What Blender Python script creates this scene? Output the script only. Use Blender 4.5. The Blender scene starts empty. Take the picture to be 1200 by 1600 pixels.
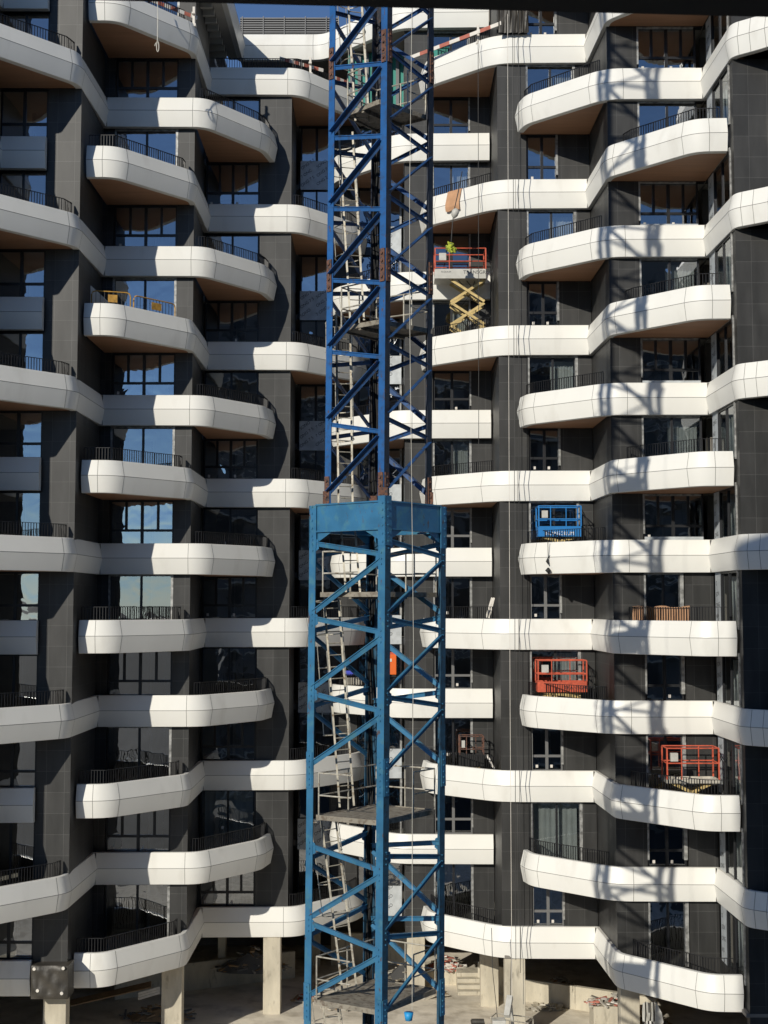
import bpy, bmesh, math, random
from mathutils import Vector, Matrix
random.seed(7)
R = math.radians
scene = bpy.context.scene
COL = scene.collection
# ------------------------------------------------------------------ camera
PITCH = 0.07
cam_d = bpy.data.cameras.new('camera'); cam = bpy.data.objects.new('camera', cam_d); COL.objects.link(cam)
cam_d.sensor_fit = 'VERTICAL'; cam_d.sensor_height = 36; cam_d.lens = 36 * 2070 / 1600
cam_d.clip_start = 0.05; cam_d.clip_end = 3000
cam_d.dof.use_dof = True; cam_d.dof.focus_distance = 46; cam_d.dof.aperture_fstop = 17
cam.location = (0, 0, 0); cam.rotation_euler = (math.pi / 2 + PITCH, 0, 0)
scene.camera = cam
# ------------------------------------------------------------------ light
SUN_AZ, SUN_EL = R(29.3), R(24.5)        # the sun stands behind the camera, to the left
w = bpy.data.worlds.new('World'); scene.world = w; w.use_nodes = True
nt = w.node_tree; nt.nodes.clear()
sky = nt.nodes.new('ShaderNodeTexSky'); sky.sky_type = 'NISHITA'; sky.sun_disc = False
sky.sun_elevation = SUN_EL; sky.sun_rotation = math.pi + SUN_AZ
sky.altitude = 1800; sky.dust_density = 0.05; sky.ozone_density = 5.0; sky.air_density = 0.9
bg = nt.nodes.new('ShaderNodeBackground'); bg.inputs[1].default_value = 0.10
out = nt.nodes.new('ShaderNodeOutputWorld')
hs = nt.nodes.new('ShaderNodeHueSaturation'); hs.inputs['Saturation'].default_value = .98
nt.links.new(sky.outputs[0], hs.inputs['Color']); nt.links.new(hs.outputs[0], bg.inputs[0]); nt.links.new(bg.outputs[0], out.inputs[0])
sd = bpy.data.lights.new('sun', 'SUN'); sd.energy = 4.0; sd.angle = R(0.53); sd.color = (1.0, 0.94, 0.82)
sun = bpy.data.objects.new('sun', sd); COL.objects.link(sun)
TO_SUN = Vector((-math.sin(SUN_AZ) * math.cos(SUN_EL), -math.cos(SUN_AZ) * math.cos(SUN_EL), math.sin(SUN_EL)))
sun.rotation_euler = TO_SUN.to_track_quat('Z', 'Y').to_euler()
scene.view_settings.view_transform = 'Standard'; scene.view_settings.look = 'None'
scene.view_settings.exposure = 0.0; scene.view_settings.gamma = 1

# ------------------------------------------------------------------ helpers
def at(px, py, Y):
    """world point at depth Y seen at pixel px,py of the 1200x1600 survey photo"""
    u = (px - 600) / 2070; v = (800 - py) / 2070
    t = Y / (math.cos(PITCH) - v * math.sin(PITCH))
    return Vector((u * t, Y, t * (math.sin(PITCH) + v * math.cos(PITCH))))

class MB:
    def __init__(s): s.v = []; s.f = []; s.m = []; s.uv = {}
    def face(s, pts, m=0):
        b = len(s.v); s.v += [tuple(p) for p in pts]; s.f.append(tuple(range(b, b + len(pts)))); s.m.append(m)
    def hexa(s, c, m=0):
        b = len(s.v); s.v += [tuple(p) for p in c]
        for q in ((0,3,2,1),(4,5,6,7),(0,1,5,4),(1,2,6,5),(2,3,7,6),(3,0,4,7)):
            s.f.append(tuple(b + i for i in q)); s.m.append(m)
        return s
    def box(s, x0, x1, y0, y1, z0, z1, m=0):
        return s.hexa([(x0,y0,z0),(x1,y0,z0),(x1,y1,z0),(x0,y1,z0),(x0,y0,z1),(x1,y0,z1),(x1,y1,z1),(x0,y1,z1)], m)
    def beam(s, p, q, a, b=None, up=(0,0,1), m=0):
        """square bar from p to q; a across, b along 'up'"""
        if b is None: b = a
        p = Vector(p); q = Vector(q); d = (q - p).normalized(); u = Vector(up)
        if abs(d.dot(u)) > .98: u = Vector((1,0,0))
        x = d.cross(u).normalized(); y = x.cross(d).normalized()
        x *= a / 2; y *= b / 2
        return s.hexa([p-x-y, p+x-y, p+x+y, p-x+y, q-x-y, q+x-y, q+x+y, q-x+y], m)
    def tube(s, pts, r, n=6, m=0, closed=False):
        pts = [Vector(p) for p in pts]; rings = []
        N = len(pts)
        for i, p in enumerate(pts):
            if closed: d = (pts[(i+1) % N] - pts[i-1])
            else: d = pts[min(i+1, N-1)] - pts[max(i-1, 0)]
            d.normalize(); u = Vector((0,0,1)) if abs(d.z) < .9 else Vector((1,0,0))
            x = d.cross(u).normalized(); y = x.cross(d)
            b = len(s.v); rr = r[i] if isinstance(r, (list, tuple)) else r
            for k in range(n):
                a = 2 * math.pi * k / n; s.v.append(tuple(p + x * math.cos(a) * rr + y * math.sin(a) * rr))
            rings.append(b)
        rg = range(N if closed else N - 1)
        for i in rg:
            a, b = rings[i], rings[(i+1) % N]
            for k in range(n):
                s.f.append((a+k, a+(k+1) % n, b+(k+1) % n, b+k)); s.m.append(m)
        if not closed:
            s.f.append(tuple(rings[0]+k for k in range(n))[::-1]); s.m.append(m)
            s.f.append(tuple(rings[-1]+k for k in range(n))); s.m.append(m)
        return s
    def disc(s, c, axis, r, h, n=14, m=0):
        c = Vector(c); a = Vector(axis).normalized(); return s.tube([c - a*h/2, c + a*h/2], r, n, m)
    def prism(s, poly, z0, z1, m=0, mb=None):
        """vertical prism over a plan polygon"""
        n = len(poly); b = len(s.v)
        s.v += [(p[0], p[1], z0) for p in poly] + [(p[0], p[1], z1) for p in poly]
        s.f.append(tuple(range(b, b+n))[::-1]); s.m.append(m if mb is None else mb)
        s.f.append(tuple(range(b+n, b+2*n))); s.m.append(m)
        for i in range(n):
            j = (i+1) % n; s.f.append((b+i, b+j, b+n+j, b+n+i)); s.m.append(m)
        return s
    def build(s, name, mats, parent=None, smooth=False, bevel=0, fixn=True):
        me = bpy.data.meshes.new(name)
        me.from_pydata(s.v, [], s.f)
        if not isinstance(mats, (list, tuple)): mats = [mats]
        for m in mats: me.materials.append(m)
        for p, mi in zip(me.polygons, s.m): p.material_index = mi
        if fixn:
            bm = bmesh.new(); bm.from_mesh(me); bmesh.ops.recalc_face_normals(bm, faces=bm.faces); bm.to_mesh(me); bm.free()
        if smooth:
            for p in me.polygons: p.use_smooth = True
        o = bpy.data.objects.new(name, me); COL.objects.link(o)
        if parent: o.parent = parent
        if bevel:
            md = o.modifiers.new('bevel', 'BEVEL'); md.width = bevel; md.segments = 2; md.limit_method = 'ANGLE'
        return o

def empty(name, loc, label, cat, group=None, rz=0):
    o = bpy.data.objects.new(name, None); COL.objects.link(o); o.location = loc; o.rotation_euler = (0,0,rz)
    o['label'] = label; o['category'] = cat
    if group: o['group'] = group
    bpy.context.view_layer.update(); return o
def tag(o, label, cat, group=None):
    o['label'] = label; o['category'] = cat
    if group: o['group'] = group
    return o
def structure(o): o['kind'] = 'structure'; return o
def keep(o):
    """children are written in world coordinates: undo the parent's own place"""
    o.matrix_parent_inverse = o.parent.matrix_world.inverted(); return o

# ------------------------------------------------------------------ materials
def mat(name, col, rough=.6, metal=0, var=0, vscale=3, bump=0, bscale=20, spec=.5, detail=4, stretch=(1,1,1), dark=None, dthr=(.45,.7), rustspots=False):
    m = bpy.data.materials.new(name); m.use_nodes = True; n = m.node_tree; L = n.links
    b = n.nodes['Principled BSDF']; b.inputs['Base Color'].default_value = (*col, 1)
    b.inputs['Roughness'].default_value = rough; b.inputs['Metallic'].default_value = metal
    b.inputs['Specular IOR Level'].default_value = spec
    if var or bump or dark:
        tc = n.nodes.new('ShaderNodeTexCoord'); mp = n.nodes.new('ShaderNodeMapping'); mp.inputs['Scale'].default_value = stretch
        L.new(tc.outputs['Object'], mp.inputs[0])
    if var or dark:
        no = n.nodes.new('ShaderNodeTexNoise'); no.inputs['Scale'].default_value = vscale; no.inputs['Detail'].default_value = detail
        L.new(mp.outputs[0], no.inputs[0])
        cr = n.nodes.new('ShaderNodeMapRange'); cr.inputs[1].default_value = .3; cr.inputs[2].default_value = .7
        cr.inputs[3].default_value = 1 - var; cr.inputs[4].default_value = 1 + var
        L.new(no.outputs[0], cr.inputs[0])
        mx = n.nodes.new('ShaderNodeVectorMath'); mx.operation = 'SCALE'; mx.inputs[0].default_value = col
        L.new(cr.outputs[0], mx.inputs[3]); last = mx.outputs[0]
        if dark:
            n2 = n.nodes.new('ShaderNodeTexNoise'); n2.inputs['Scale'].default_value = vscale * 2.3; n2.inputs['Detail'].default_value = 6
            L.new(mp.outputs[0], n2.inputs[0])
            r2 = n.nodes.new('ShaderNodeMapRange'); r2.inputs[1].default_value = dthr[0]; r2.inputs[2].default_value = dthr[1]
            L.new(n2.outputs[0], r2.inputs[0])
            mm = n.nodes.new('ShaderNodeMix'); mm.data_type = 'RGBA'; mm.inputs[7].default_value = (*dark, 1)
            L.new(r2.outputs[0], mm.inputs[0]); L.new(last, mm.inputs[6]); last = mm.outputs[2]
        L.new(last, b.inputs['Base Color'])
    if rustspots:
        n3 = n.nodes.new('ShaderNodeTexNoise'); n3.inputs['Scale'].default_value = 7; n3.inputs['Detail'].default_value = 8; n3.inputs['Roughness'].default_value = .7
        mp3 = n.nodes.new('ShaderNodeMapping'); mp3.inputs['Scale'].default_value = (1,1,.4); L.new(tc.outputs['Object'], mp3.inputs[0]); L.new(mp3.outputs[0], n3.inputs[0])
        r3 = n.nodes.new('ShaderNodeMapRange'); r3.inputs[1].default_value = .60; r3.inputs[2].default_value = .66; L.new(n3.outputs[0], r3.inputs[0])
        m3 = n.nodes.new('ShaderNodeMix'); m3.data_type = 'RGBA'; m3.inputs[7].default_value = (.10,.055,.035,1); L.new(r3.outputs[0], m3.inputs[0]); L.new(last, m3.inputs[6]); last = m3.outputs[2]
        L.new(last, b.inputs['Base Color'])
    if bump:
        nb = n.nodes.new('ShaderNodeTexNoise'); nb.inputs['Scale'].default_value = bscale; nb.inputs['Detail'].default_value = 5
        L.new(mp.outputs[0], nb.inputs[0]); bp = n.nodes.new('ShaderNodeBump'); bp.inputs['Strength'].default_value = bump; bp.inputs['Distance'].default_value = .05
        L.new(nb.outputs[0], bp.inputs['Height']); L.new(bp.outputs[0], b.inputs['Normal'])
    return m

M = {}
M['panel'] = mat('white_cladding', (.77,.76,.715), .38, var=.035, vscale=.55, bump=.03, bscale=1.3, spec=.4, stretch=(1,1,.35), detail=4, dark=(.60,.58,.53), dthr=(.58,.95))
M['joint'] = mat('panel_joint', (.15,.145,.135), .8)
M['soffit'] = mat('brown_soffit', (.34,.18,.10), .5, var=.12, vscale=1.5, stretch=(.3,3,1))
M['slab'] = mat('floor_concrete', (.28,.26,.23), .85, var=.15, vscale=1)
M['rail'] = mat('black_railing', (.018,.018,.02), .45, .3)
M['frame'] = mat('window_frame', (.02,.021,.024), .4, .2)
M['frame_grey'] = mat('grey_window_frame', (.16,.16,.16), .45, .1)
M['trim'] = mat('galvanised_trim', (.30,.30,.29), .5, .3, var=.5, vscale=6)
M['foil'] = mat('insulation_foil', (.50,.53,.55), .42, .15, var=.15, vscale=3, bump=.3, bscale=3)
M['ink'] = mat('foil_print', (.015,.015,.02), .6)
M['curtain'] = mat('curtain', (.72,.77,.78), .8, var=.1, vscale=2)
M['inner'] = mat('raw_interior', (.20,.185,.165), .9, var=.25, vscale=.8)
M['innerwhite'] = mat('plaster_board', (.45,.43,.39), .9, var=.1, vscale=.8)
M['concrete'] = mat('column_concrete', (.50,.455,.36), .85, var=.16, vscale=2.2, bump=.25, bscale=14, dark=(.30,.27,.21), dthr=(.58,.75), stretch=(1,1,.35))
M['ground'] = mat('site_ground', (.70,.64,.53), .95, var=.2, vscale=.5, bump=.5, bscale=4, dark=(.42,.37,.29), dthr=(.5,.75))
M['blue'] = mat('blue_mast_paint', (.020,.105,.30), .38, .15, var=.15, vscale=2.5, dark=(.03,.07,.16), dthr=(.5,.7), rustspots=True)
M['teal'] = mat('weathered_blue_paint', (.035,.155,.29), .40, .15, var=.18, vscale=2.0, dark=(.06,.19,.27), dthr=(.52,.7), rustspots=True)
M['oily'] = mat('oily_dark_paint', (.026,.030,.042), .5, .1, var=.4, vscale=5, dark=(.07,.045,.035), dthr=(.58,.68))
M['shadeblue'] = mat('shaded_blue_paint', (.014,.055,.16), .45, .1, var=.3, vscale=4, dark=(.03,.03,.035), dthr=(.55,.65))  # blue darkened for right and back bracing and diagonal webs: painted shade
M['shadeteal'] = mat('shaded_teal_paint', (.022,.075,.13), .5, .1, var=.3, vscale=4, dark=(.03,.035,.04), dthr=(.55,.68))  # teal copy with the shade of right and back leg faces in its colour
M['rust'] = mat('rusty_steel', (.15,.07,.045), .8, .2, var=.3, vscale=9, dark=(.05,.045,.05), dthr=(.5,.6))
M['galv'] = mat('galvanised_steel', (.46,.43,.36), .5, .45, var=.3, vscale=5, dark=(.22,.16,.10), dthr=(.56,.68))
M['deck'] = mat('platform_plate', (.26,.235,.19), .75, .2, var=.2, vscale=4, dark=(.15,.12,.09), dthr=(.5,.65))
M['orange'] = mat('orange_paint', (.50,.085,.04), .6, var=.25, vscale=6, dark=(.25,.12,.08), dthr=(.6,.8))
M['orangeface'] = mat('orange_machine_cover', (.75,.14,.02), .45)
M['bluelift'] = mat('blue_lift_paint', (.02,.18,.48), .4, var=.08, vscale=4)
M['yellow'] = mat('yellow_lift_paint', (.55,.41,.17), .6, var=.2, vscale=6, dark=(.25,.2,.12), dthr=(.6,.8))
M['whiteplate'] = mat('grey_white_plate', (.50,.49,.45), .5, var=.1, vscale=4)
M['black'] = mat('black_rubber', (.012,.012,.012), .7)
M['card'] = mat('cardboard', (.48,.27,.15), .85, var=.12, vscale=3, bump=.1)
M['bin'] = mat('dark_plastic_sheet', (.045,.04,.033), .5, var=.4, vscale=2, bump=.5, bscale=3.5)
M['hivis'] = mat('hi_vis_yellow', (.40,.46,.04), .8, var=.3, vscale=7, dark=(.05,.08,.05), dthr=(.52,.6))
M['rope'] = mat('rope', (.55,.53,.47), .8)
M['cable'] = mat('dark_cable', (.04,.04,.04), .7)
M['red'] = mat('red_stripe', (.42,.13,.09), .7, var=.15, vscale=4)
M['white'] = mat('white_stripe', (.68,.64,.58), .7, var=.12, vscale=4)
M['wood'] = mat('timber', (.36,.24,.13), .85, var=.25, vscale=5, stretch=(1,1,.2))
M['dirty'] = mat('light_debris', (.45,.42,.36), .9, var=.3, vscale=4)
M['facade'] = mat('opposite_facade', (.13,.13,.13), .8, var=.15, vscale=.3)
M['green'] = mat('green_plastic', (.03,.25,.20), .5)
M['cyan'] = mat('bright_blue_plastic', (.02,.30,.65), .5)
M['barrier'] = mat('yellow_barrier_paint', (.42,.23,.04), .6, var=.3, vscale=6)
M['text'] = mat('white_lettering', (.8,.8,.8), .6)

def cladding():
    m = bpy.data.materials.new('dark_stone_cladding'); m.use_nodes = True; n = m.node_tree; L = n.links; b = n.nodes['Principled BSDF']
    tc = n.nodes.new('ShaderNodeTexCoord'); sp = n.nodes.new('ShaderNodeSeparateXYZ'); L.new(tc.outputs['Object'], sp.inputs[0])
    ad = n.nodes.new('ShaderNodeMath'); ad.operation = 'ADD'; L.new(sp.outputs[0], ad.inputs[0]); L.new(sp.outputs[1], ad.inputs[1])
    cb = n.nodes.new('ShaderNodeCombineXYZ'); L.new(ad.outputs[0], cb.inputs[0]); L.new(sp.outputs[2], cb.inputs[1])
    br = n.nodes.new('ShaderNodeTexBrick'); L.new(cb.outputs[0], br.inputs[0])
    br.offset = 0; br.inputs['Scale'].default_value = 1; br.inputs['Brick Width'].default_value = .68; br.inputs['Row Height'].default_value = .775
    br.inputs['Mortar Size'].default_value = .006; br.inputs['Mortar Smooth'].default_value = .3
    br.inputs['Color1'].default_value = (.022,.022,.0212,1); br.inputs['Color2'].default_value = (.034,.0335,.0325,1); br.inputs['Mortar'].default_value = (.085,.085,.082,1)
    no = n.nodes.new('ShaderNodeTexNoise'); no.inputs['Scale'].default_value = 1.1; no.inputs['Detail'].default_value = 6
    mp = n.nodes.new('ShaderNodeMapping'); mp.inputs['Scale'].default_value = (2.2,2.2,.5); L.new(tc.outputs['Object'], mp.inputs[0]); L.new(mp.outputs[0], no.inputs[0])
    mr = n.nodes.new('ShaderNodeMapRange'); mr.inputs[1].default_value = .3; mr.inputs[2].default_value = .75; mr.inputs[3].default_value = .75; mr.inputs[4].default_value = 1.45
    L.new(no.outputs[0], mr.inputs[0])
    vm = n.nodes.new('ShaderNodeVectorMath'); vm.operation = 'SCALE'; L.new(br.outputs[0], vm.inputs[0]); L.new(mr.outputs[0], vm.inputs[3])
    L.new(vm.outputs[0], b.inputs['Base Color']); b.inputs['Roughness'].default_value = .5
    return m
M['clad'] = cladding()

def glass():
    m = bpy.data.materials.new('coated_window_glass'); m.use_nodes = True; n = m.node_tree; L = n.links; n.nodes.clear()
    o = n.nodes.new('ShaderNodeOutputMaterial'); mx = n.nodes.new('ShaderNodeMixShader'); tr = n.nodes.new('ShaderNodeBsdfTransparent'); gl = n.nodes.new('ShaderNodeBsdfGlossy')
    tr.inputs[0].default_value = (.55,.57,.56,1); gl.inputs['Roughness'].default_value = .0; gl.inputs['Color'].default_value = (.94,.97,1,1)
    tc = n.nodes.new('ShaderNodeTexCoord'); no = n.nodes.new('ShaderNodeTexNoise'); no.inputs['Scale'].default_value = 1.1; no.inputs['Detail'].default_value = 1.5; no.inputs['Distortion'].default_value = .6
    L.new(tc.outputs['Object'], no.inputs[0]); bp = n.nodes.new('ShaderNodeBump'); bp.inputs['Strength'].default_value = .07; bp.inputs['Distance'].default_value = .1
    L.new(no.outputs[0], bp.inputs['Height']); L.new(bp.outputs[0], gl.inputs['Normal'])
    oi = n.nodes.new('ShaderNodeObjectInfo'); m1 = n.nodes.new('ShaderNodeMapRange'); m1.inputs[3].default_value = .02; m1.inputs[4].default_value = .16
    L.new(oi.outputs['Random'], m1.inputs[0]); L.new(m1.outputs[0], bp.inputs['Strength'])
    m2 = n.nodes.new('ShaderNodeMapRange'); m2.inputs[3].default_value = .27; m2.inputs[4].default_value = .40
    L.new(oi.outputs['Random'], m2.inputs[0]); L.new(m2.outputs[0], mx.inputs[0])
    L.new(tr.outputs[0], mx.inputs[1]); L.new(gl.outputs[0], mx.inputs[2]); L.new(mx.outputs[0], o.inputs[0])
    return m
M['glass'] = glass()

_fc = {}
def text_mb(mb, s, origin, xdir, ydir, size, m=0, mirror=False):
    """lettering as flat faces laid into mb: origin, reading direction, up direction"""
    if s not in _fc:
        cu = bpy.data.curves.new('lettering', 'FONT'); cu.body = s; ob = bpy.data.objects.new('lettering', cu); COL.objects.link(ob)
        dg = bpy.context.evaluated_depsgraph_get(); me = ob.evaluated_get(dg).to_mesh()
        _fc[s] = ([tuple(v.co) for v in me.vertices], [tuple(p.vertices) for p in me.polygons])
        ob.evaluated_get(dg).to_mesh_clear(); bpy.data.objects.remove(ob); bpy.data.curves.remove(cu)
    vs, fs = _fc[s]; x = Vector(xdir).normalized() * size; y = Vector(ydir).normalized() * size; o = Vector(origin)
    b = len(mb.v)
    for v in vs: mb.v.append(tuple(o + x * (v[0] * (-1 if mirror else 1)) + y * v[1]))
    for f in fs: mb.f.append(tuple(b + i for i in f)); mb.m.append(m)

# ================================================================== the apartment building
# top edge of the white band on every level; even levels carry balconies on one set of bays, odd levels on the other
ZT = {9:30.5, 8:27.35, 7:24.25, 6:21.2, 5:17.95, 4:14.87, 3:11.7, 2:8.63, 1:5.57, 0:2.51, -1:-.58, -2:-3.66, -3:-6.78, -4:-9.94, -5:-13.05}
BH = 1.27            # height of a band
FL = .95             # balcony floor below the band top
GZ = -17.6           # ground
TOP = 34.0
bld = empty('apartment_building', (0, 58, GZ), 'stepped apartment block with dark stone walls and curving white balcony bands', 'apartment building')
BI = bld.matrix_world.inverted()
def P(mb, name, mats, parent=None, **k):
    o = mb.build(name, mats, parent or bld, **k)
    if parent is None: o.matrix_parent_inverse = BI
    return o

def round_poly(pts, rad):
    """pts: (x, y, r); rounds inner vertices"""
    out = []; corners = []
    n = len(pts)
    for i, p in enumerate(pts):
        r = p[2] if len(p) > 2 else 0
        if i in (0, n-1) or r <= 0: corners.append(len(out)); out.append(Vector(p[:2])); continue
        a = Vector(pts[i-1][:2]); b = Vector(p[:2]); c = Vector(pts[i+1][:2])
        d1 = (a-b).normalized(); d2 = (c-b).normalized(); t = min(r, (a-b).length*.45, (c-b).length*.45)
        s, e = b + d1*t, b + d2*t
        K = 7; corners.append(len(out))
        for k in range(K+1):
            q = k / K; out.append(s*(1-q)**2 + b*2*q*(1-q) + e*q*q)
        corners.append(len(out)-1)
    return out, corners
def offset(pl, d):
    """shift a plan polyline towards the viewer's side (right of travel, left to right)"""
    res = []; n = len(pl)
    for i, p in enumerate(pl):
        ds = []
        if i > 0: ds.append((pl[i]-pl[i-1]).normalized())
        if i < n-1: ds.append((pl[i+1]-pl[i]).normalized())
        ns = [Vector((q.y, -q.x)) for q in ds]
        if len(ns) == 2:
            b = (ns[0]+ns[1]).normalized(); k = max(.35, b.dot(ns[0])); res.append(p + b*d/k)
        else: res.append(p + ns[0]*d)
    return res

PROF = [(-.20,-.02), (-.16,.0), (-.02,.0), (0,-.015), (.15,-.60), (.15,-.615), (.02,-BH+.012), (.0,-BH), (-.22,-BH)]
def fascia(poly, zt, capL=True, capR=True, name='balcony_band'):
    pl, cor = round_poly(poly, 0)
    mb = MB(); n = len(pl)
    rows = []
    for (d, z) in PROF:
        off = offset(pl, d); rows.append([(p.x, p.y, zt+z) for p in off])
    b = 0; K = len(PROF)
    for i in range(n):
        for r in rows: mb.v.append(r[i])
    for i in range(n-1):
        for k in range(K-1):
            a = i*K+k; mb.f.append((a, a+1, a+1+K, a+K)); mb.m.append(0)
        a = i*K; mb.f.append((a+K-1, a, a+K, a+2*K-1)); mb.m.append(0)
    if capL: mb.f.append(tuple(range(K))[::-1]); mb.m.append(0)
    if capR: mb.f.append(tuple((n-1)*K+k for k in range(K))); mb.m.append(0)
    # joints between the cladding panels: thin dark seams 2 mm proud
    o1 = offset(pl, .152); w_ = .008
    for i in range(n-1):
        p, q = o1[i], o1[i+1]
        mb.face([(p.x,p.y,zt-.598), (q.x,q.y,zt-.598), (q.x,q.y,zt-.617), (p.x,p.y,zt-.617)], 1)
    # vertical seams
    seams = []
    for a, c in zip(cor[:-1], cor[1:]):
        L_ = (pl[c]-pl[a]).length
        if c == a+1 or L_ > 1.2:
            k = max(1, round(L_/2.9))
            for j in range(1, k): seams.append((a, pl[a].lerp(pl[c], j/k), c))
    for c in cor[1:-1]: seams.append((c, None, c))
    prof = [(.003,-.01), (.1535,-.60), (.1535,-.615), (.0235,-BH+.01)]
    offs = {d: offset(pl, d) for d, z in prof}
    for a, p, c in seams:
        if p is None:
            t = (pl[min(a+1, n-1)] - pl[max(a-1, 0)]).normalized(); base = [(offs[d][a], z) for d, z in prof]
        else:
            t = (pl[c]-pl[a]).normalized(); nn = Vector((t.y,-t.x)); base = [(p+nn*d, z) for d, z in prof]
        for (p0, z0), (p1, z1) in zip(base[:-1], base[1:]):
            mb.face([(p0.x-t.x*w_, p0.y-t.y*w_, zt+z0), (p0.x+t.x*w_, p0.y+t.y*w_, zt+z0), (p1.x+t.x*w_, p1.y+t.y*w_, zt+z1), (p1.x-t.x*w_, p1.y-t.y*w_, zt+z1)], 1)
    me_o = mb.build(name, [M['panel'], M['joint']], bld, fixn=False)
    me_o.matrix_parent_inverse = BI
    bm = bmesh.new(); bm.from_mesh(me_o.data)
    fs = [f for f in bm.faces if f.material_index == 0]
    bmesh.ops.recalc_face_normals(bm, faces=fs); bm.to_mesh(me_o.data); bm.free()
    for p in me_o.data.polygons: p.use_smooth = p.material_index == 0
    me_o.data.set_sharp_from_angle(angle=R(13))
    return me_o, pl

def soffit(parent, poly, zt):
    mb = MB(); mb.prism(poly, zt-BH+.012, zt-BH+.13, 0); return P(mb, 'soffit', M['soffit'], parent)
def balcony_floor(parent, poly, zt):
    mb = MB(); mb.prism(poly, zt-BH+.14, zt-FL, 0); return P(mb, 'balcony_floor', M['slab'], parent)
def railing(parent, pl, zt, h=.50):
    """bars behind the band's top edge, standing on the balcony floor"""
    mb = MB(); 
    seg = [(a, b) for a, b in zip(pl[:-1], pl[1:])]
    T = sum((b-a).length for a, b in seg); n = int(T/.115); d = 0; k = 0; acc = 0
    for a, b in seg:
        L_ = (b-a).length
        mb.beam((a.x,a.y,zt+h), (b.x,b.y,zt+h), .045, .02)
        mb.beam((a.x,a.y,zt-.82), (b.x,b.y,zt-.82), .03, .02)
        while k*.115 < acc+L_:
            p = a.lerp(b, (k*.115-acc)/L_)
            t = (b-a).normalized()
            big = (k % 14 == 0)
            mb.beam((p.x,p.y,zt-(.94 if big else .8)), (p.x,p.y,zt+h-.01), .05 if big else .021, .024, up=(t.x,t.y,0)); k += 1
        acc += L_
    a = pl[-1]; mb.beam((a.x,a.y,zt-.94), (a.x,a.y,zt+h), .045, .03)
    return P(mb, 'railing', M['rail'], parent)
def inset(pl, d): return offset(pl, -d)

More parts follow.
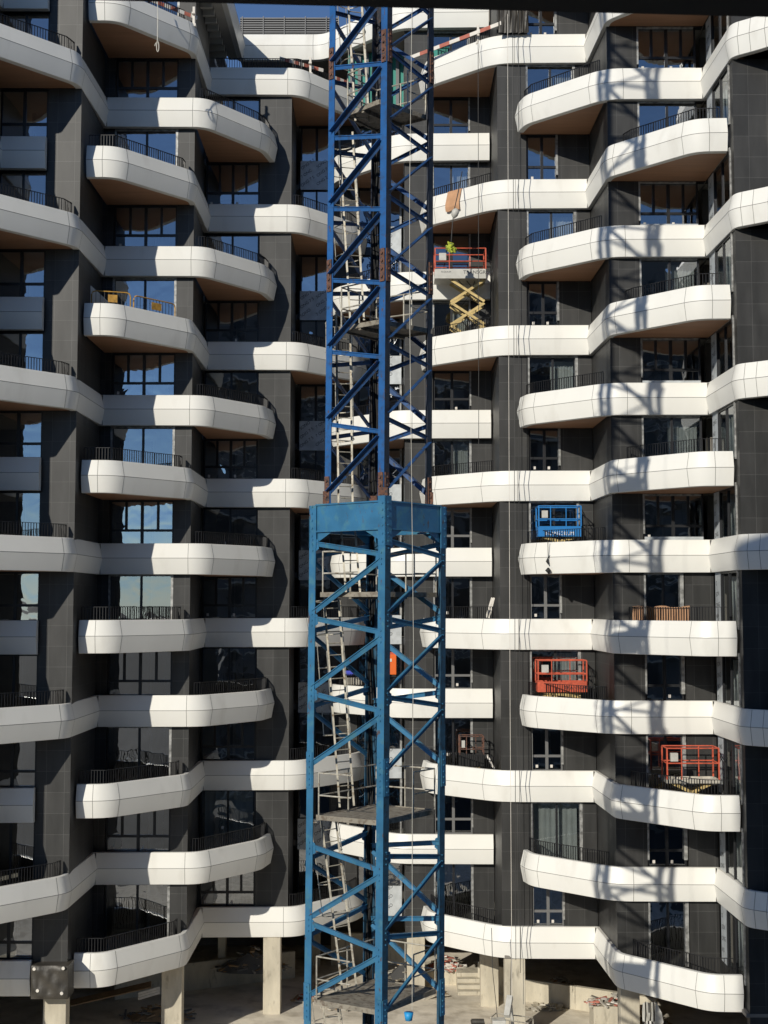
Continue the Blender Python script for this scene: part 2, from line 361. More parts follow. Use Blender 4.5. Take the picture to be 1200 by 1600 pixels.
V2 = lambda *a: [Vector(q) for q in a]
bands = {}
for n, zt in ZT.items():
    if n % 2 == 0:                                  # even levels
        if n == 8:
            polyA = [(-14.85,46.58),(-14.4,46.6,.3),(-11.72,49.55,.4),(-11.6,54.1,.05),(-6.85,54.1,.1),(-6.8,61.9,.05),(-2.9,61.9,.5),(.6,58.4,.7),(4.74,58.3)]
            o, pl = fascia(polyA, zt)
            mb = MB(); mb.box(-20,-7.4,54.1,61.5,zt-BH+.02,zt-BH+.3); P(mb, 'soffit', M['slab'], o)
            mb = MB()
            for k in range(9): mb.box(-12,-7.45,54.9+k*.75,55.1+k*.75,zt-BH-.28,zt-BH+.01)
            mb.box(-7.45,-6.95,54.2,61.9,zt-BH+.01,zt-BH+.1)
            P(mb, 'joist', M['innerwhite'], o)
            mb = MB(); mb.prism([(-6.9,62.1),(-2.9,62.1),(.7,58.6),(4.7,58.5),(4.7,64.5),(-6.9,64.5)], zt-BH+.012, zt-BH+.2); P(mb, 'soffit', M['slab'], o)
        else:
            o, pl = fascia([(-14.85,46.58),(-14.4,46.6,.3),(-11.72,49.55,.4),(-11.63,54.1,.05),(-7.45,54.15,.55),(-5.22,57.1,.4),(-4.95,58.55)], zt, capR=False)
            soffit(o, [(-14.85,46.8),(-14.6,46.75),(-11.85,49.6),(-11.8,49.98),(-15.5,49.98)], zt)
            balcony_floor(o, [(-14.85,46.8),(-14.6,46.75),(-11.85,49.6),(-11.8,49.98),(-15.5,49.98)], zt)
            railing(o, V2((-14.8,46.85),(-14.65,46.85),(-12.15,49.3),(-11.98,49.85)), zt)
            q = [(-7.85,54.3),(-7.5,54.35),(-5.4,57.15),(-5.1,58.58),(-7.9,58.58)]
            soffit(o, q, zt); balcony_floor(o, q, zt)
            railing(o, V2((-7.75,54.45),(-7.5,54.5),(-5.6,57.1),(-5.3,57.8),(-5.2,58.5)), zt)
            # centre
            o, pl = fascia([(-2.5,62.25),(-2.28,61.3,.45),(.55,58.4,.7),(4.74,58.3)], zt, capL=False)
            q = [(-2.4,62.28),(-2.1,61.35),(.6,58.6),(.9,58.68),(.9,62.28)]
            soffit(o, q, zt); balcony_floor(o, q, zt)
            railing(o, V2((-2.2,62.2),(-2.0,61.4),(.6,58.75),(.85,58.7)), zt)
        # right
        o, pl = fascia([(5.68,54.75),(5.88,53.85,.5),(8.75,51.1,.7),(12.62,51.05,.05),(12.68,47.05,.3),(13.5,46.4,.3),(15.8,44.2,.5),(19,44.2)], zt, capL=False)
        q = [(5.8,55.03),(6.05,53.95),(8.75,51.3),(8.72,55.03)]
        soffit(o, q, zt); balcony_floor(o, q, zt)
        q = [(12.75,50.9),(13.2,47.15),(15.9,44.4),(19,44.4),(19,47.2),(12.8,47.2)]
        soffit(o, q, zt); balcony_floor(o, q, zt)
        railing(o, V2((5.95,54.7),(6.15,54.0),(8.6,51.5)), zt)
        railing(o, V2((14.0,47.0),(14.3,46.0),(15.95,44.45),(19,44.45)), zt)
    else:
        if n == 9:
            continue
        o, pl = fascia([(-18.8,43.0),(-17.8,43.0,.5),(-14.85,46.0,.35),(-14.75,49.7,.05),(-12.98,49.72)], zt)
        o, pl = fascia([(-11.63,50.75),(-10.5,50.78,.6),(-7.9,53.8,.35),(-7.9,58.33,.05),(-3.8,58.4,.55),(-1.3,61.3,.45),(-.95,62.25)], zt, capR=False)
        q = [(-11.6,50.95),(-10.6,50.98),(-8.15,53.9),(-8.12,54.38),(-11.6,54.38)]
        soffit(o, q, zt); balcony_floor(o, q, zt)
        if n != 3: railing(o, V2((-11.6,51.0),(-10.6,51.0),(-8.35,53.7),(-8.3,54.15)), zt)
        q = [(-4.2,58.6),(-3.8,58.6),(-1.5,61.4),(-1.1,62.28),(-4.2,62.28)]
        soffit(o, q, zt); balcony_floor(o, q, zt)
        railing(o, V2((-4.1,58.65),(-3.85,58.68),(-1.6,61.35),(-1.3,62.2)), zt)
        if n == 7:
            railing(o, V2((-7.7,58.55),(-3.95,58.6),(-3.75,58.7)), zt)
            mb = MB(); mb.prism([(-7.9,58.4),(-3.9,58.5),(-3.9,64.5),(-7.9,64.5)], zt-BH+.2, zt-FL); P(mb, 'terrace_floor', M['slab'], o)
        o, pl = fascia([(1.72,58.65),(1.92,57.45,.5),(4.75,54.9,.8),(8.62,54.83,.05),(8.76,50.8,.35),(11.5,47.85,.5),(12.66,47.8)], zt, capL=False)
        q = [(1.9,58.66),(2.1,57.6),(4.75,55.1),(4.78,58.66)]
        soffit(o, q, zt); balcony_floor(o, q, zt)
        q = [(9.0,50.75),(11.6,48.05),(12.7,48.0),(12.7,51.28),(8.95,51.28)]
        soffit(o, q, zt); balcony_floor(o, q, zt)
        railing(o, V2((2.05,58.6),(2.2,57.75),(4.6,55.55)), zt)
        railing(o, V2((9.4,50.9),(9.6,50.4),(11.6,48.2),(12.45,48.15)), zt)
        o, pl = fascia([(14.1,46.93),(19,46.93)], zt)

# ---- stone walls (full-height pieces between the window strips)
WB = ZT[-5] - BH
def wall(x0, x1, y, z0, z1, th=.35):
    mb = MB(); mb.box(x0, x1, y, y+th, z0, z1); return P(mb, 'stone_wall', M['clad'])
def side(x0, y0, x1, y1, z0, z1, th=.3, s=1):
    mb = MB(); mb.prism([(x0,y0),(x1,y1),(x1-s*th,y1),(x0-s*th,y0)], z0, z1); return P(mb, 'stone_wall', M['clad'])
ZL = ZT[7] - FL
TL = ZT[8] - .15       # the left wing ends at this roof
wall(-12.97,-11.70,50.0,WB,TL)
wall(-19,-14.8,46.2,WB,TL); side(-14.8,46.552,-14.85,49.998,WB,TL)
side(-11.70,50.352,-11.76,54.398,WB,TL)
wall(-11.958,-11.3,54.4,WB,TL,.3); wall(-8.64,-7.95,54.4,WB,TL)
side(-7.95,54.752,-8.13,58.7,WB,ZL); side(-7.952,54.752,-7.952,58.7,ZL+.002,TL-.9)
wall(-5.6,-4.18,58.6,WB,ZL)
side(-4.18,58.952,-4.2,62.298,WB,ZL)
wall(-2.45,-1.25,62.3,WB,ZL+.9)
wall(.93,2.18,58.7,WB,ZT[8]-BH); wall(3.9,4.80,58.7,WB,ZT[8]-BH)
side(.93,59.052,.93,62.6,WB,ZT[8]-BH,s=-1)
wall(4.82,6.04,55.05,WB,TOP); wall(8.14,8.72,55.05,WB,TOP)
side(4.82,55.402,4.82,58.698,WB,TOP,s=-1)
wall(8.86,10.05,51.3,WB,TOP)
side(8.86,51.652,8.74,55.048,WB,TOP,s=-1)
wall(12.74,19.9,47.22,WB-1.5,TOP)
# roof storey set back behind the terrace
mb = MB(); mb.box(-7.85,.93,64.4,64.6,ZL,ZT[8]-BH); P(mb, 'stone_wall', M['clad'])

# ---- windows: dark frames with panes; spandrels hide behind the bands
wcount = 0
def window(x0, x1, y, z0, z1, kind, frame='frame', curtain=0, trimR=0, trimL=0, tops=0, tiles=0):
    """kind A: upper lights over a transom; D: two sliding leaves"""
    f = MB(); t = .07; yy0, yy1 = y+.10, y+.17
    f.box(x0, x0+t, yy0, yy1, z0, z1); f.box(x1-t, x1, yy0, yy1, z0, z1)
    f.box(x0+t, x1-t, yy0, yy1, z1-t, z1); f.box(x0+t, x1-t, yy0, yy1, z0, z0+t)
    xm = (x0+x1)/2
    if kind == 'A':
        zr = z0 + (z1-z0)*.33
        f.box(x0+t, x1-t, yy0-.01, yy1-.01, zr-.05, zr+.05)
        f.box(xm-.06, xm+.06, yy0-.013, yy1-.02, z0+t, z1-t)
        if x1-x0 > 2.1:
            for q in (.25, .75):
                xq = x0+(x1-x0)*q; f.box(xq-.05, xq+.05, yy0-.016, yy1-.02, zr+.05, z1-t)
    else:
        f.box(xm-.045, xm+.045, yy0-.013, yy1-.02, z0+t, z1-t)
    o = P(f, 'window', M[frame])
    g = MB(); a = random.uniform(-.004,.004); c = random.uniform(-.004,.004)
    g.face([(x0+t/2, y+.14+a, z0+t/2), (xm, y+.14-a, z0+t/2), (xm, y+.14-a+c, z1-t/2), (x0+t/2, y+.14+a+c, z1-t/2)])
    g.face([(xm, y+.14+c, z0+t/2), (x1-t/2, y+.14+a, z0+t/2), (x1-t/2, y+.14+a-c, z1-t/2), (xm, y+.14+c-c, z1-t/2)])
    P(g, 'pane', M['glass'], o, fixn=False)
    if y < 60 and x0 > -9 or random.random() < .3:
        for xx in ((x0+t+.12, xm+.14) if kind == 'A' else (xm-.28,)):
            if random.random() < .7:
                zz = (z0+t+.08) if kind == 'A' else z0+FL+.15; k_ = MB(); k_.box(xx, xx+.10, y+.128, y+.132, zz, zz+.12); P(k_, 'sticker', M['white'], o)
    if trimR or trimL or tops:
        s = MB()
        if trimR: s.box(x1-.005-trimR*.09, x1+.02, y-.02, y+.098, z0+.3, z1-.0)
        if trimL: s.box(x0-.02, x0+.05, y-.02, y+.098, z0+.3, z1-.0)
        if tops: s.box(x0+.05, x1-.1, y-.012, y+.095, z1-.07, z1-.004)
        P(s, 'trim', M['trim'], o)
    if curtain:
        s = MB(); c0, c1 = (x0+.1+(x1-x0)*.42, x1-.12) if curtain == 1 else (x0+.15, x1-.15)
        N = 26; b = len(s.v)
        for k in range(N+1):
            xx = c0+(c1-c0)*k/N; yy = y+.5+.035*math.sin(k*1.9)+.02*math.sin(k*.7)
            s.v += [(xx, yy, z0+.02), (xx, yy, z1-.15)]
        for k in range(N): s.f.append((b+2*k, b+2*k+2, b+2*k+3, b+2*k+1)); s.m.append(0)
        P(s, 'curtain', M['curtain'], o, fixn=False, smooth=True)
    return o
def spandrel(x0, x1, y, n, m='clad'):
    mb = MB(); mb.box(x0, x1, y+.03, y+.33, ZT[n]-BH+.0, ZT[n]-FL+.0); return mb
def foil(x0, x1, y, z0, z1, k=0):
    """printed membrane fixed over the wall"""
    mb = MB(); mb.box(x0, x1, y-.05, y+.02, z0, z1)
    words = ['ONG 7 S', 'SONO', '7 ONC', 'ONG 2']
    r = random.Random(k); w_ = x1-x0; z = z0+.12; sz = .20 if w_ > .5 else .15
    while z < z1-.2:
        x = x0+.06
        s = words[r.randrange(4)] if w_ > 1 else words[1] if w_ > .5 else 'O'
        text_mb(mb, s, (x, y-.054, z), (.80,0,.6 if w_ > .5 else .2), (-.5,0,.85), sz, 1); z += .42
        if w_ > 1.2: text_mb(mb, words[r.randrange(4)], (x+.75, y-.054, z-.35), (.8,0,.6), (-.5,0,.85), sz, 1)
    o = P(mb, 'membrane_sheet', [M['foil'], M['ink']]); return o

levels = sorted(ZT)
def storey(n):  # from band n up to the band above
    hi = ZT[n+1]-BH if n+1 in ZT else TOP
    return ZT[n], hi
for n in levels:
    if n >= 8: continue
    z0, z1 = storey(n); even = n % 2 == 0
    zf = z0-.06; zd = z0-FL+.02
    # W0
    if n < 7: window(-14.84,-12.99,50.0, zd if even else zf, z1, 'D' if even else 'A')
    # W1
    if even: window(-11.28,-8.66,54.4,zf,z1,'A')
    else: window(-11.28,-8.66,54.4,zd,z1,'D',trimR=.8,trimL=(n>-3),tops=1)
    # W1'
    if n < 7:
        if even: window(-8.03,-5.62,58.6,zd,z1,'D', curtain=2 if n == -4 else 0)
        else: window(-8.03,-5.62,58.6,zf,z1,'A')
        window(-4.0,-2.47,62.3,zd,z1,'A' if even else 'D')
        window(-1.23,.82,62.3,zd,z1,'D' if even else 'A',trimR=.8)
    # W3
    if even: window(2.2,3.88,58.7,zf,z1,'A','frame_grey' if n < 1 else 'frame',trimR=.5)
    else: window(2.2,3.88,58.7,zd,z1,'D',curtain=1 if n in (5,3,1) else 0,trimR=.8,trimL=.5,tops=1)
    # W4
    if even: window(6.06,8.12,55.05,zd,z1,'D',curtain={6:1,4:1,2:1,-4:2,-2:1}.get(n,0),trimR=1.0,trimL=.6,tops=1)
    else:
        window(6.06,7.36,55.05,zf,z1,'A','frame_grey' if n < 1 else 'frame',trimR=.7)
    # W5
    nar = n <= -1
    if nar:
        window(10.07,11.56,51.3,zf if even else zd,z1,'A' if n in (-2,-4) else 'D',trimR=1.2,trimL=.5,tops=1)
    else:
        if even:
            o = window(10.07,12.42,51.3,zf,z1,'A',trimL=.5,tops=1)
            k_ = MB(); k_.box(10.12,12.40,51.36,51.395,z0,z0+.13); P(k_, 'sill_membrane', M['foil'], o)
        else: window(10.07,12.42,51.3,zd,z1,'D',curtain={5:0,3:1,1:1}.get(n,0),trimL=.5,tops=1)
# narrower openings: stone infill
def infill(x0, x1, y, lo, hi): mb = MB(); mb.box(x0, x1, y, y+.35, lo, hi); P(mb, 'stone_wall', M['clad'])
for n in levels:
    if n == 9: continue
    z0, z1 = storey(n)
    if n % 2: infill(7.38, 8.14, 55.05, z0-.06, z1)
    if n <= -1: infill(11.62, 12.75, 51.3, z0-FL, z1)
# spandrels behind the bands, one per bay and level
for n in levels:
    if n == 9: continue
    for x0, x1, y in ((-15.45,-12.98,50.0),(-11.28,-8.65,54.4),(-8.04,-5.61,58.6),(-4.1,-2.46,62.3),(-1.24,.92,62.3),(2.19,3.89,58.7),(6.05,8.13,55.05),(10.06,12.7,51.3)):
        if n == 8 and -9 < x0 < 1: continue
        flush = (n % 2 == 0) == (x0 in (-11.28, 2.19, 10.06)) and x0 not in (-4.1, -1.24)
        mb = MB(); mb.box(x0, x1, y+.02, y+.32, ZT[n]-BH+.002, ZT[n]-.07 if flush else ZT[n]-FL); P(mb, 'spandrel', M['frame'])
    if n < 8 and n % 2 == 0: foil(-4.0,-2.46,62.3,ZT[n]-1.35,ZT[n]+.05,n)
    if n < 6 and n % 2: foil(-.1,.82,62.3,ZT[n]-1.25,ZT[n]+.1,n+50)
# side windows in the wall that faces left between the two right-hand bays
for n in levels:
    if n == 9: continue
    z0, z1 = storey(n); zz = z0-.3
    f = MB(); x = 12.76
    for yy in (47.75, 48.9, 50.05): f.box(x-.05, x+.05, yy-.035, yy+.035, zz, z1)
    f.box(x-.045, x+.045, 47.785, 50.05, z1-.08, z1-.001); f.box(x-.045, x+.045, 47.785, 50.05, zz, zz+.08)
    o = P(f, 'side_window', M['frame'])
    g = MB(); g.face([(x,47.8,zz),(x,50.02,zz),(x,50.02,z1-.05),(x,47.8,z1-.05)]); P(g, 'pane', M['glass'], o, fixn=False)
    s = MB(); s.box(x-.07, x+.08, 47.62, 47.72, zz, z1); s.box(x-.06, x+.06, 47.72, 50.1, z1-.0, z1+.12); P(s, 'trim', M['trim'], o)
    s = MB(); s.box(x-.03, x+.1, 50.09, 50.98, zz, z1)
    z = zz+.35; k = 0
    while z < z1-.25:
        text_mb(s, ['ONG','SON','O','NO'][(k+n) % 4], (x-.034, 50.9, z), (0,-1,.12), (0,0,1), .24, 1); z += .42; k += 1
    P(s, 'membrane_sheet', [M['foil'], M['ink']])
    if n % 2 or n < 1:
        s = MB(); 
        for k in range(10):
            y0 = 48.0+k*.17; s.tube([(x+.35+.04*math.sin(k*2), y0, zz+.05), (x+.33+.05*math.cos(k*3), y0+.05, z1-.2)], .085, 6)
        P(s, 'curtain', M['curtain'], o, smooth=True)
    s = MB(); s.prism([(12.74,47.57),(13.0,47.57),(13.0,47.62),(12.74,47.62)], WB if n == -5 else ZT[n]-BH, z1+ (0 if n < 8 else 4)); P(s, 'stone_wall', M['clad'])
    s = MB(); s.prism([(12.745,47.63),(13.0,47.63),(13.0,51.6),(12.745,51.6)], ZT[n]-BH+.001, zz-.001); P(s, 'spandrel', M['clad'])

# ---- rooms behind the glass
for n in levels:
    if n == 9: continue
    zt = ZT[n]
    mb = MB()
    for x0, x1, y in ((-20,-11.96,50.26),(-11.95,-8.16,54.56),(-8.15,-4.52,58.96),(-4.51,1.2,62.66),(1.25,5.1,59.1),(5.14,9.0,55.2),(9.05,12.75,51.4),(12.83,20,47.5)):
        if n == 8 and x0 in (-8.15, -4.51): continue
        mb = MB(); mb.box(x0, x1, y, 70, zt-BH+.03, zt-FL-.02); P(mb, 'floor_slab', M['innerwhite'])
mb = MB()
for x0, x1, y in ((-20,-11.98,55.6),(-11.93,-8.2,59.6),(-8.13,-4.54,64.2),(-4.49,1.18,67.6),(1.27,5.08,64.2),(5.16,8.98,60.0),(9.07,12.73,56.4),(12.85,20,52.4)):
    mb.box(x0, x1, y, y+.2, WB, ZL if -9 < x0 < 1 else TL if x0 < 0 else TOP)
P(mb, 'inner_wall', M['inner'])
mb = MB()
for x, y0 in ((-9.9,56.4),(-6.9,61),(2.9,61.5),(7.0,57.2),(11.2,53.6),(-14.3,52.6)):
    mb.box(x, x+.12, y0, 70, WB, ZL if -9 < x < 1 else TL if x < 0 else TOP)
P(mb, 'inner_wall', M['innerwhite'])
mb = MB(); mb.box(-20,20,70,70.3,GZ,ZL+.9); mb.box(-20,-8,69.7,70,ZL+.9,TL); mb.box(1.2,20,69.7,70,ZL+.9,TOP); P(mb, 'rear_wall', M['inner'])
mb = MB(); mb.box(-20.3,-20,46,70.3,GZ,TL); mb.box(20,20.3,43,70.3,GZ,TOP); P(mb, 'end_wall', M['clad'])
mb = MB(); mb.box(-20,-8,54.6,70,TL,TL+.2); mb.box(5,20,46,70,TOP,TOP+.3); P(mb, 'roof', M['slab'])
# louvre screen on the roof of the centre bay
lo = MB(); z0 = 27.5
p0 = at(366, 54, 62.6); p1 = at(530, 54, 62.6)
for k in range(9): lo.box(-7.0, -2.2, 62.55, 62.72, z0+k*.115, z0+k*.115+.055)
for k in range(5): lo.box(-6.9+k*1.02, -6.86+k*1.02, 62.5, 62.548, z0-.3, z0+1.02)
P(lo, 'louvre_screen', M['frame_grey'])
mb = MB(); mb.box(-7.0,-2.2,62.9,63.0,z0-.4,z0+.9); P(mb, 'louvre_backing', M['frame'])
# dark roof-storey glazing behind the centre band
mb = MB()
for k in range(9): mb.box(-1.6+k*.36, -1.45+k*.36, 60.9, 61.0, ZL+.02, ZT[8]-BH)
mb.box(-1.7, 1.9, 61.05, 61.1, ZL+.02, ZT[8]-BH, 1)  # green sheet paints in the teal reflections of the glazing
P(mb, 'glazed_screen', [M['frame_grey'], M['green']])

# ---- columns under the building
def column(x0, x1, y, ztop=WB-.02, d=.7, col='concrete'):
    mb = MB(); mb.box(x0, x1, y, y+d, GZ-.2, ztop); return P(mb, 'column', M[col], bevel=.02)
def colpx(a, b, y, py, d=.7): column(at(a, py, y).x, at(b, py, y).x, y, d=d)
colpx(411,438,58.4,1530); colpx(789,821,54.9,1550,.6); colpx(67,103,50.2,1580,.6); colpx(252,284,54.3,1560,.6)
colpx(636,664,61.8,1530,.5); colpx(751,779,59.5,1530,.6)
colpx(970,1000,51.5,1590); colpx(340,352,63,1530,.4); colpx(480,500,66,1530)
mb = MB(); mb.prism([(-20,50),(-11.9,50),(-11.9,54.3),(-8,54.3),(-8,58.7),(-4.3,58.7),(-4.3,62.4),(1,62.4),(1,58.8),(4.9,58.8),(4.9,54.9),(8.8,54.9),(8.8,51.1),(12.6,51.1),(12.6,47.2),(20,47.2),(20,70),(-20,70)], WB-.0, WB+.12)
P(mb, 'underside', M['inner'])

# ---- column foot wrapped in dark sheeting, lower left
a = at(50,1508,49.5); b = at(107,1560,49.5)
mb = MB()
N = 12; rr = random.Random(3)
grid = {}
for i in range(N+1):
    for j in range(N+1):
        x = a.x+(b.x-a.x)*i/N; z = b.z+(a.z-b.z)*j/N
        edge = i in (0,N) or j in (0,N)
        grid[i,j] = len(mb.v); mb.v.append((x, 49.35+(0.06 if edge else .035*math.sin(i*.9+j*.8)+.02*math.sin(i*1.7-j*.5)), z))
for i in range(N):
    for j in range(N): mb.f.append((grid[i,j],grid[i+1,j],grid[i+1,j+1],grid[i,j+1])); mb.m.append(0)
mb.box(a.x,b.x,49.43,50.3,b.z,a.z)
for q in ((.1,.93),(.88,.95),(.2,.28),(.85,.2)):
    mb.disc((a.x+(b.x-a.x)*q[0], 49.3, b.z+(a.z-b.z)*q[1]), (0,1,0), .06, .05, 10, 1)
o = mb.build('wrapped_sheeting', [M['bin'], M['white']], smooth=False)
for p in o.data.polygons: p.use_smooth = p.material_index == 0 and len(p.vertices) == 4 and abs(p.normal.y) > .5
tag(o, 'dark plastic sheeting wrapped round the column head at the lower left', 'sheeting')

# ================================================================== ground
mb = MB(); S = 1400
mb.face([(-S,-S,GZ),(S,-S,GZ),(S,S,GZ),(-S,S,GZ)]); structure(mb.build('ground', mat('street_asphalt', (.055,.055,.052), .9, var=.2, vscale=.3)))
mb = MB(); mb.face([(-40,24,GZ+.02),(40,24,GZ+.02),(40,90,GZ+.02),(-40,90,GZ+.02)]); structure(mb.build('site_ground', M['ground']))

# ================================================================== the building the photo is taken from
ob = empty('opposite_building', (10,-4,GZ), 'dark overhanging edge of the building across the site, along the top of the view', 'building')
OI = ob.matrix_world.inverted()
def O(mb, name, mats):
    o = mb.build(name, mats, ob); o.matrix_parent_inverse = OI; return o
OX0, OX1, OZ = -16.4, 44.0, 29.0
mb = MB(); mb.box(OX0, OX1, -26, -4.0, GZ, OZ); O(mb, 'wall', M['facade'])
for k in range(14):
    mb = MB(); z = GZ+1+k*3.1
    for j in range(17):
        x = OX0+1.5+j*3.55
        mb.box(x, x+1.9, -4.02, -3.9, z+.9, z+2.5)
    O(mb, 'window_row', M['frame'])
    mb = MB(); mb.box(OX0+.3, OX1-.3, -3.99, -3.3, z-.25, z); O(mb, 'ledge', M['innerwhite'])
# overhang just above the camera
p0 = at(300, 4, 2.4); p1 = at(1200, 26.5, 2.4); d = (p1-p0)
q0 = p0 - d*1.6; q1 = p1 + d*1.2
mb = MB(); up = Vector((0,0,.5))
mb.hexa([q0, q1, q1+Vector((0,-1.2,0)), q0+Vector((0,-1.2,0)), q0+up, q1+up, q1+up+Vector((0,-1.2,0)), q0+up+Vector((0,-1.2,0))])
O(mb, 'overhang', mat('dark_overhang', (.03,.03,.03), .8))

# ================================================================== tower crane mast
mast = empty('crane_mast', (-.25, 34, GZ), 'tall blue steel lattice crane mast with ladders, standing in front of the building', 'crane')
MI = mast.matrix_world.inverted()
def T(mb, name, mats, parent=None, **k):
    o = mb.build(name, mats, parent or mast, **k)
    if parent is None: o.matrix_parent_inverse = MI
    return o
MY = 34.0; ROT = R(6)
def mc(z): return Vector((-.165+.0072*z, MY, 0))
def corner(k, z, r):
    a = math.pi*1.5 + ROT - k*math.pi/2        # 0 front, 1 left, 2 back, 3 right
    c = mc(z); return Vector((c.x+math.cos(a)*r, c.y+math.sin(a)*r, z))
R1, R2 = 1.385, 1.765
# face order: each face runs from A to B with its bar dropping towards B
FACES = ((1,0),(0,3),(3,2),(2,1))
def leg(k, r, z0, z1, m, parent, size=.2, t=.022):
    mb = MB()
    a = corner((k+1) % 4, z0, r) - corner(k, z0, r); b = corner((k-1) % 4, z0, r) - corner(k, z0, r)
    a.normalize(); b.normalize()
    def ring(z):
        c = corner(k, z, r); return [c, c+a*size, c+a*size+b*t, c+a*t+b*t, c+b*size+a*t, c+b*size]
    lo, hi = ring(z0), ring(z1); n = 6; s = len(mb.v); mb.v += [tuple(v) for v in lo+hi]
    dark_faces = {0:(0,1,2), 1:(), 2:(0,1,2,3,4,5), 3:(0,1,2,3,4,5)}[k] if False else {0:(5,4), 1:(), 2:(0,1,2,3,4,5), 3:(0,1,2,3,4,5)}[k]  # right and back faces darker: oil coat above the collar, painted shade below
    for i in range(n): mb.f.append((s+i, s+(i+1) % n, s+n+(i+1) % n, s+n+i)); mb.m.append(1 if i in dark_faces else 0)
    mb.f.append((s+0,s+1,s+2,s+3)); mb.m.append(0); mb.f.append((s+0,s+3,s+4,s+5)); mb.m.append(0)
    mb.f.append((s+6,s+7,s+8,s+9)); mb.m.append(0); mb.f.append((s+6,s+9,s+10,s+11)); mb.m.append(0)
    return T(mb, 'leg', [m, M['oily'] if m is M['blue'] else M['shadeteal']], parent)
def face_pt(A, B, z, r, frac_in, push=.03):
    a = corner(A, z, r); b = corner(B, z, r); d = (b-a).normalized(); c = mc(z); c.z = z
    inn = (c-(a+b)/2); inn.z = 0; inn.normalize()
    return a + d*frac_in + inn*push
def lattice(A, B, r, zs, m, parent, bw=.10, gus=.0, dtilt=.45, dout=.13):
    mb = MB()
    a0 = corner(A, 0, r); b0 = corner(B, 0, r); W = (b0-a0).length
    nrm = ((a0+b0)/2 - Vector((mc(0).x, MY, 0))); nrm.z = 0; nrm.normalize()
    for z in zs:
        drop = .33; h = 1.89
        p = face_pt(A, B, z, r, .12); q = face_pt(A, B, z-drop, r, W-.12)
        def ang(p, q, tilt=0, out=.017, wm=0):      # an angle iron: web + flange
            d = (q-p).normalized(); u = Vector((0,0,1)) - d*d.z; u.normalize(); o_ = d.cross(u); o_ = o_ if o_.dot(nrm) > 0 else -o_
            w1 = (u*math.cos(tilt) + o_*math.sin(tilt)).normalized()      # web leans out at the top: its face looks down
            mb.beam(p, q, .016, bw, m=wm, up=w1)
            e = w1*bw*.5 + o_*(out-.0375)
            mb.beam(p+e, q+e, .075, .013 if out > .05 else .02, m=0, up=u)
            if out > .05: mb.beam(p+e-o_*.05, q+e-o_*.05, .07, .012, m=0, up=u)
        ang(p, q, .10, .03)
        p = face_pt(A, B, z-drop-.14, r, W-.14); q = face_pt(A, B, z-h+.13, r, .14)
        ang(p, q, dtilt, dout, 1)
        if gus:
            for (fr, zz, sg) in ((.02, z, 1), (W-.02, z-drop-.05, -1)):
                c = face_pt(A, B, zz, r, fr, .012); d = (b0-a0).normalized()*sg
                mb.face([c+Vector((0,0,.24)), c+d*.28+Vector((0,0,.08)), c+d*.30+Vector((0,0,-.14)), c+Vector((0,0,-.30))])
                for dz in (.1,-.05,-.18):
                    mb.disc(c+d*.1+nrm*.02+Vector((0,0,dz)), nrm, .022, .03, 8)
    return T(mb, 'bracing', [m, M['shadeblue'] if m is not M['teal'] else M['teal']], parent)  # upper diagonal webs: shade under the flange painted as a darker blue
sections = []
U0 = 14.02 + 1.88*12
NS = 7
for s in range(NS):
    zt_ = U0 - s*1.88*3 + 0.0
    if s == NS-1: zb = 2.55
    else: zb = zt_-1.88*3
    if s == 0: zt_top = zt_
    # bars belong to the section under their joint
    zs = [zt_-1.88*k for k in range(3) if zt_-1.88*k > 3.6]
    if s == NS-1: zs = [zt_] if zt_ > 3.6 else []
    hi = zt_+.12 if s else zt_+.12; lo = zb+.12 if s < NS-1 else zb
    if hi <= lo: continue
    body = leg(0, R1, lo, hi, M['blue'], None); body.name = 'mast_section'
    for k in (1,2,3): leg(k, R1, lo, hi, M['blue'], body)
    for A, B in FACES: lattice(A, B, R1, zs, M['blue'] if A == 1 else M['shadeblue'], body)
    # splice plates at the joint
    if s:
        for k in range(4):
            mb = MB(); c = corner(k, hi, R1)
            a = (corner((k+1) % 4, hi, R1)-c).normalized(); b = (corner((k-1) % 4, hi, R1)-c).normalized()
            for d, e in ((a,b),(b,a)):
                c0 = c - e*.03 + d*.02
                mb.hexa([c0+Vector((0,0,-.42)), c0+d*.15+Vector((0,0,-.42)), c0+d*.15+e*.028+Vector((0,0,-.42)), c0+e*.028+Vector((0,0,-.42)),
                         c0+Vector((0,0,.42)), c0+d*.15+Vector((0,0,.42)), c0+d*.15+e*.028+Vector((0,0,.42)), c0+e*.028+Vector((0,0,.42))])
                for dz in (-.3,-.1,.1,.3): mb.disc(c0+d*.075-e*.01+Vector((0,0,dz)), e, .035, .05, 8)
            T(mb, 'splice_plate', M['rust'], body)
    sections.append(body)
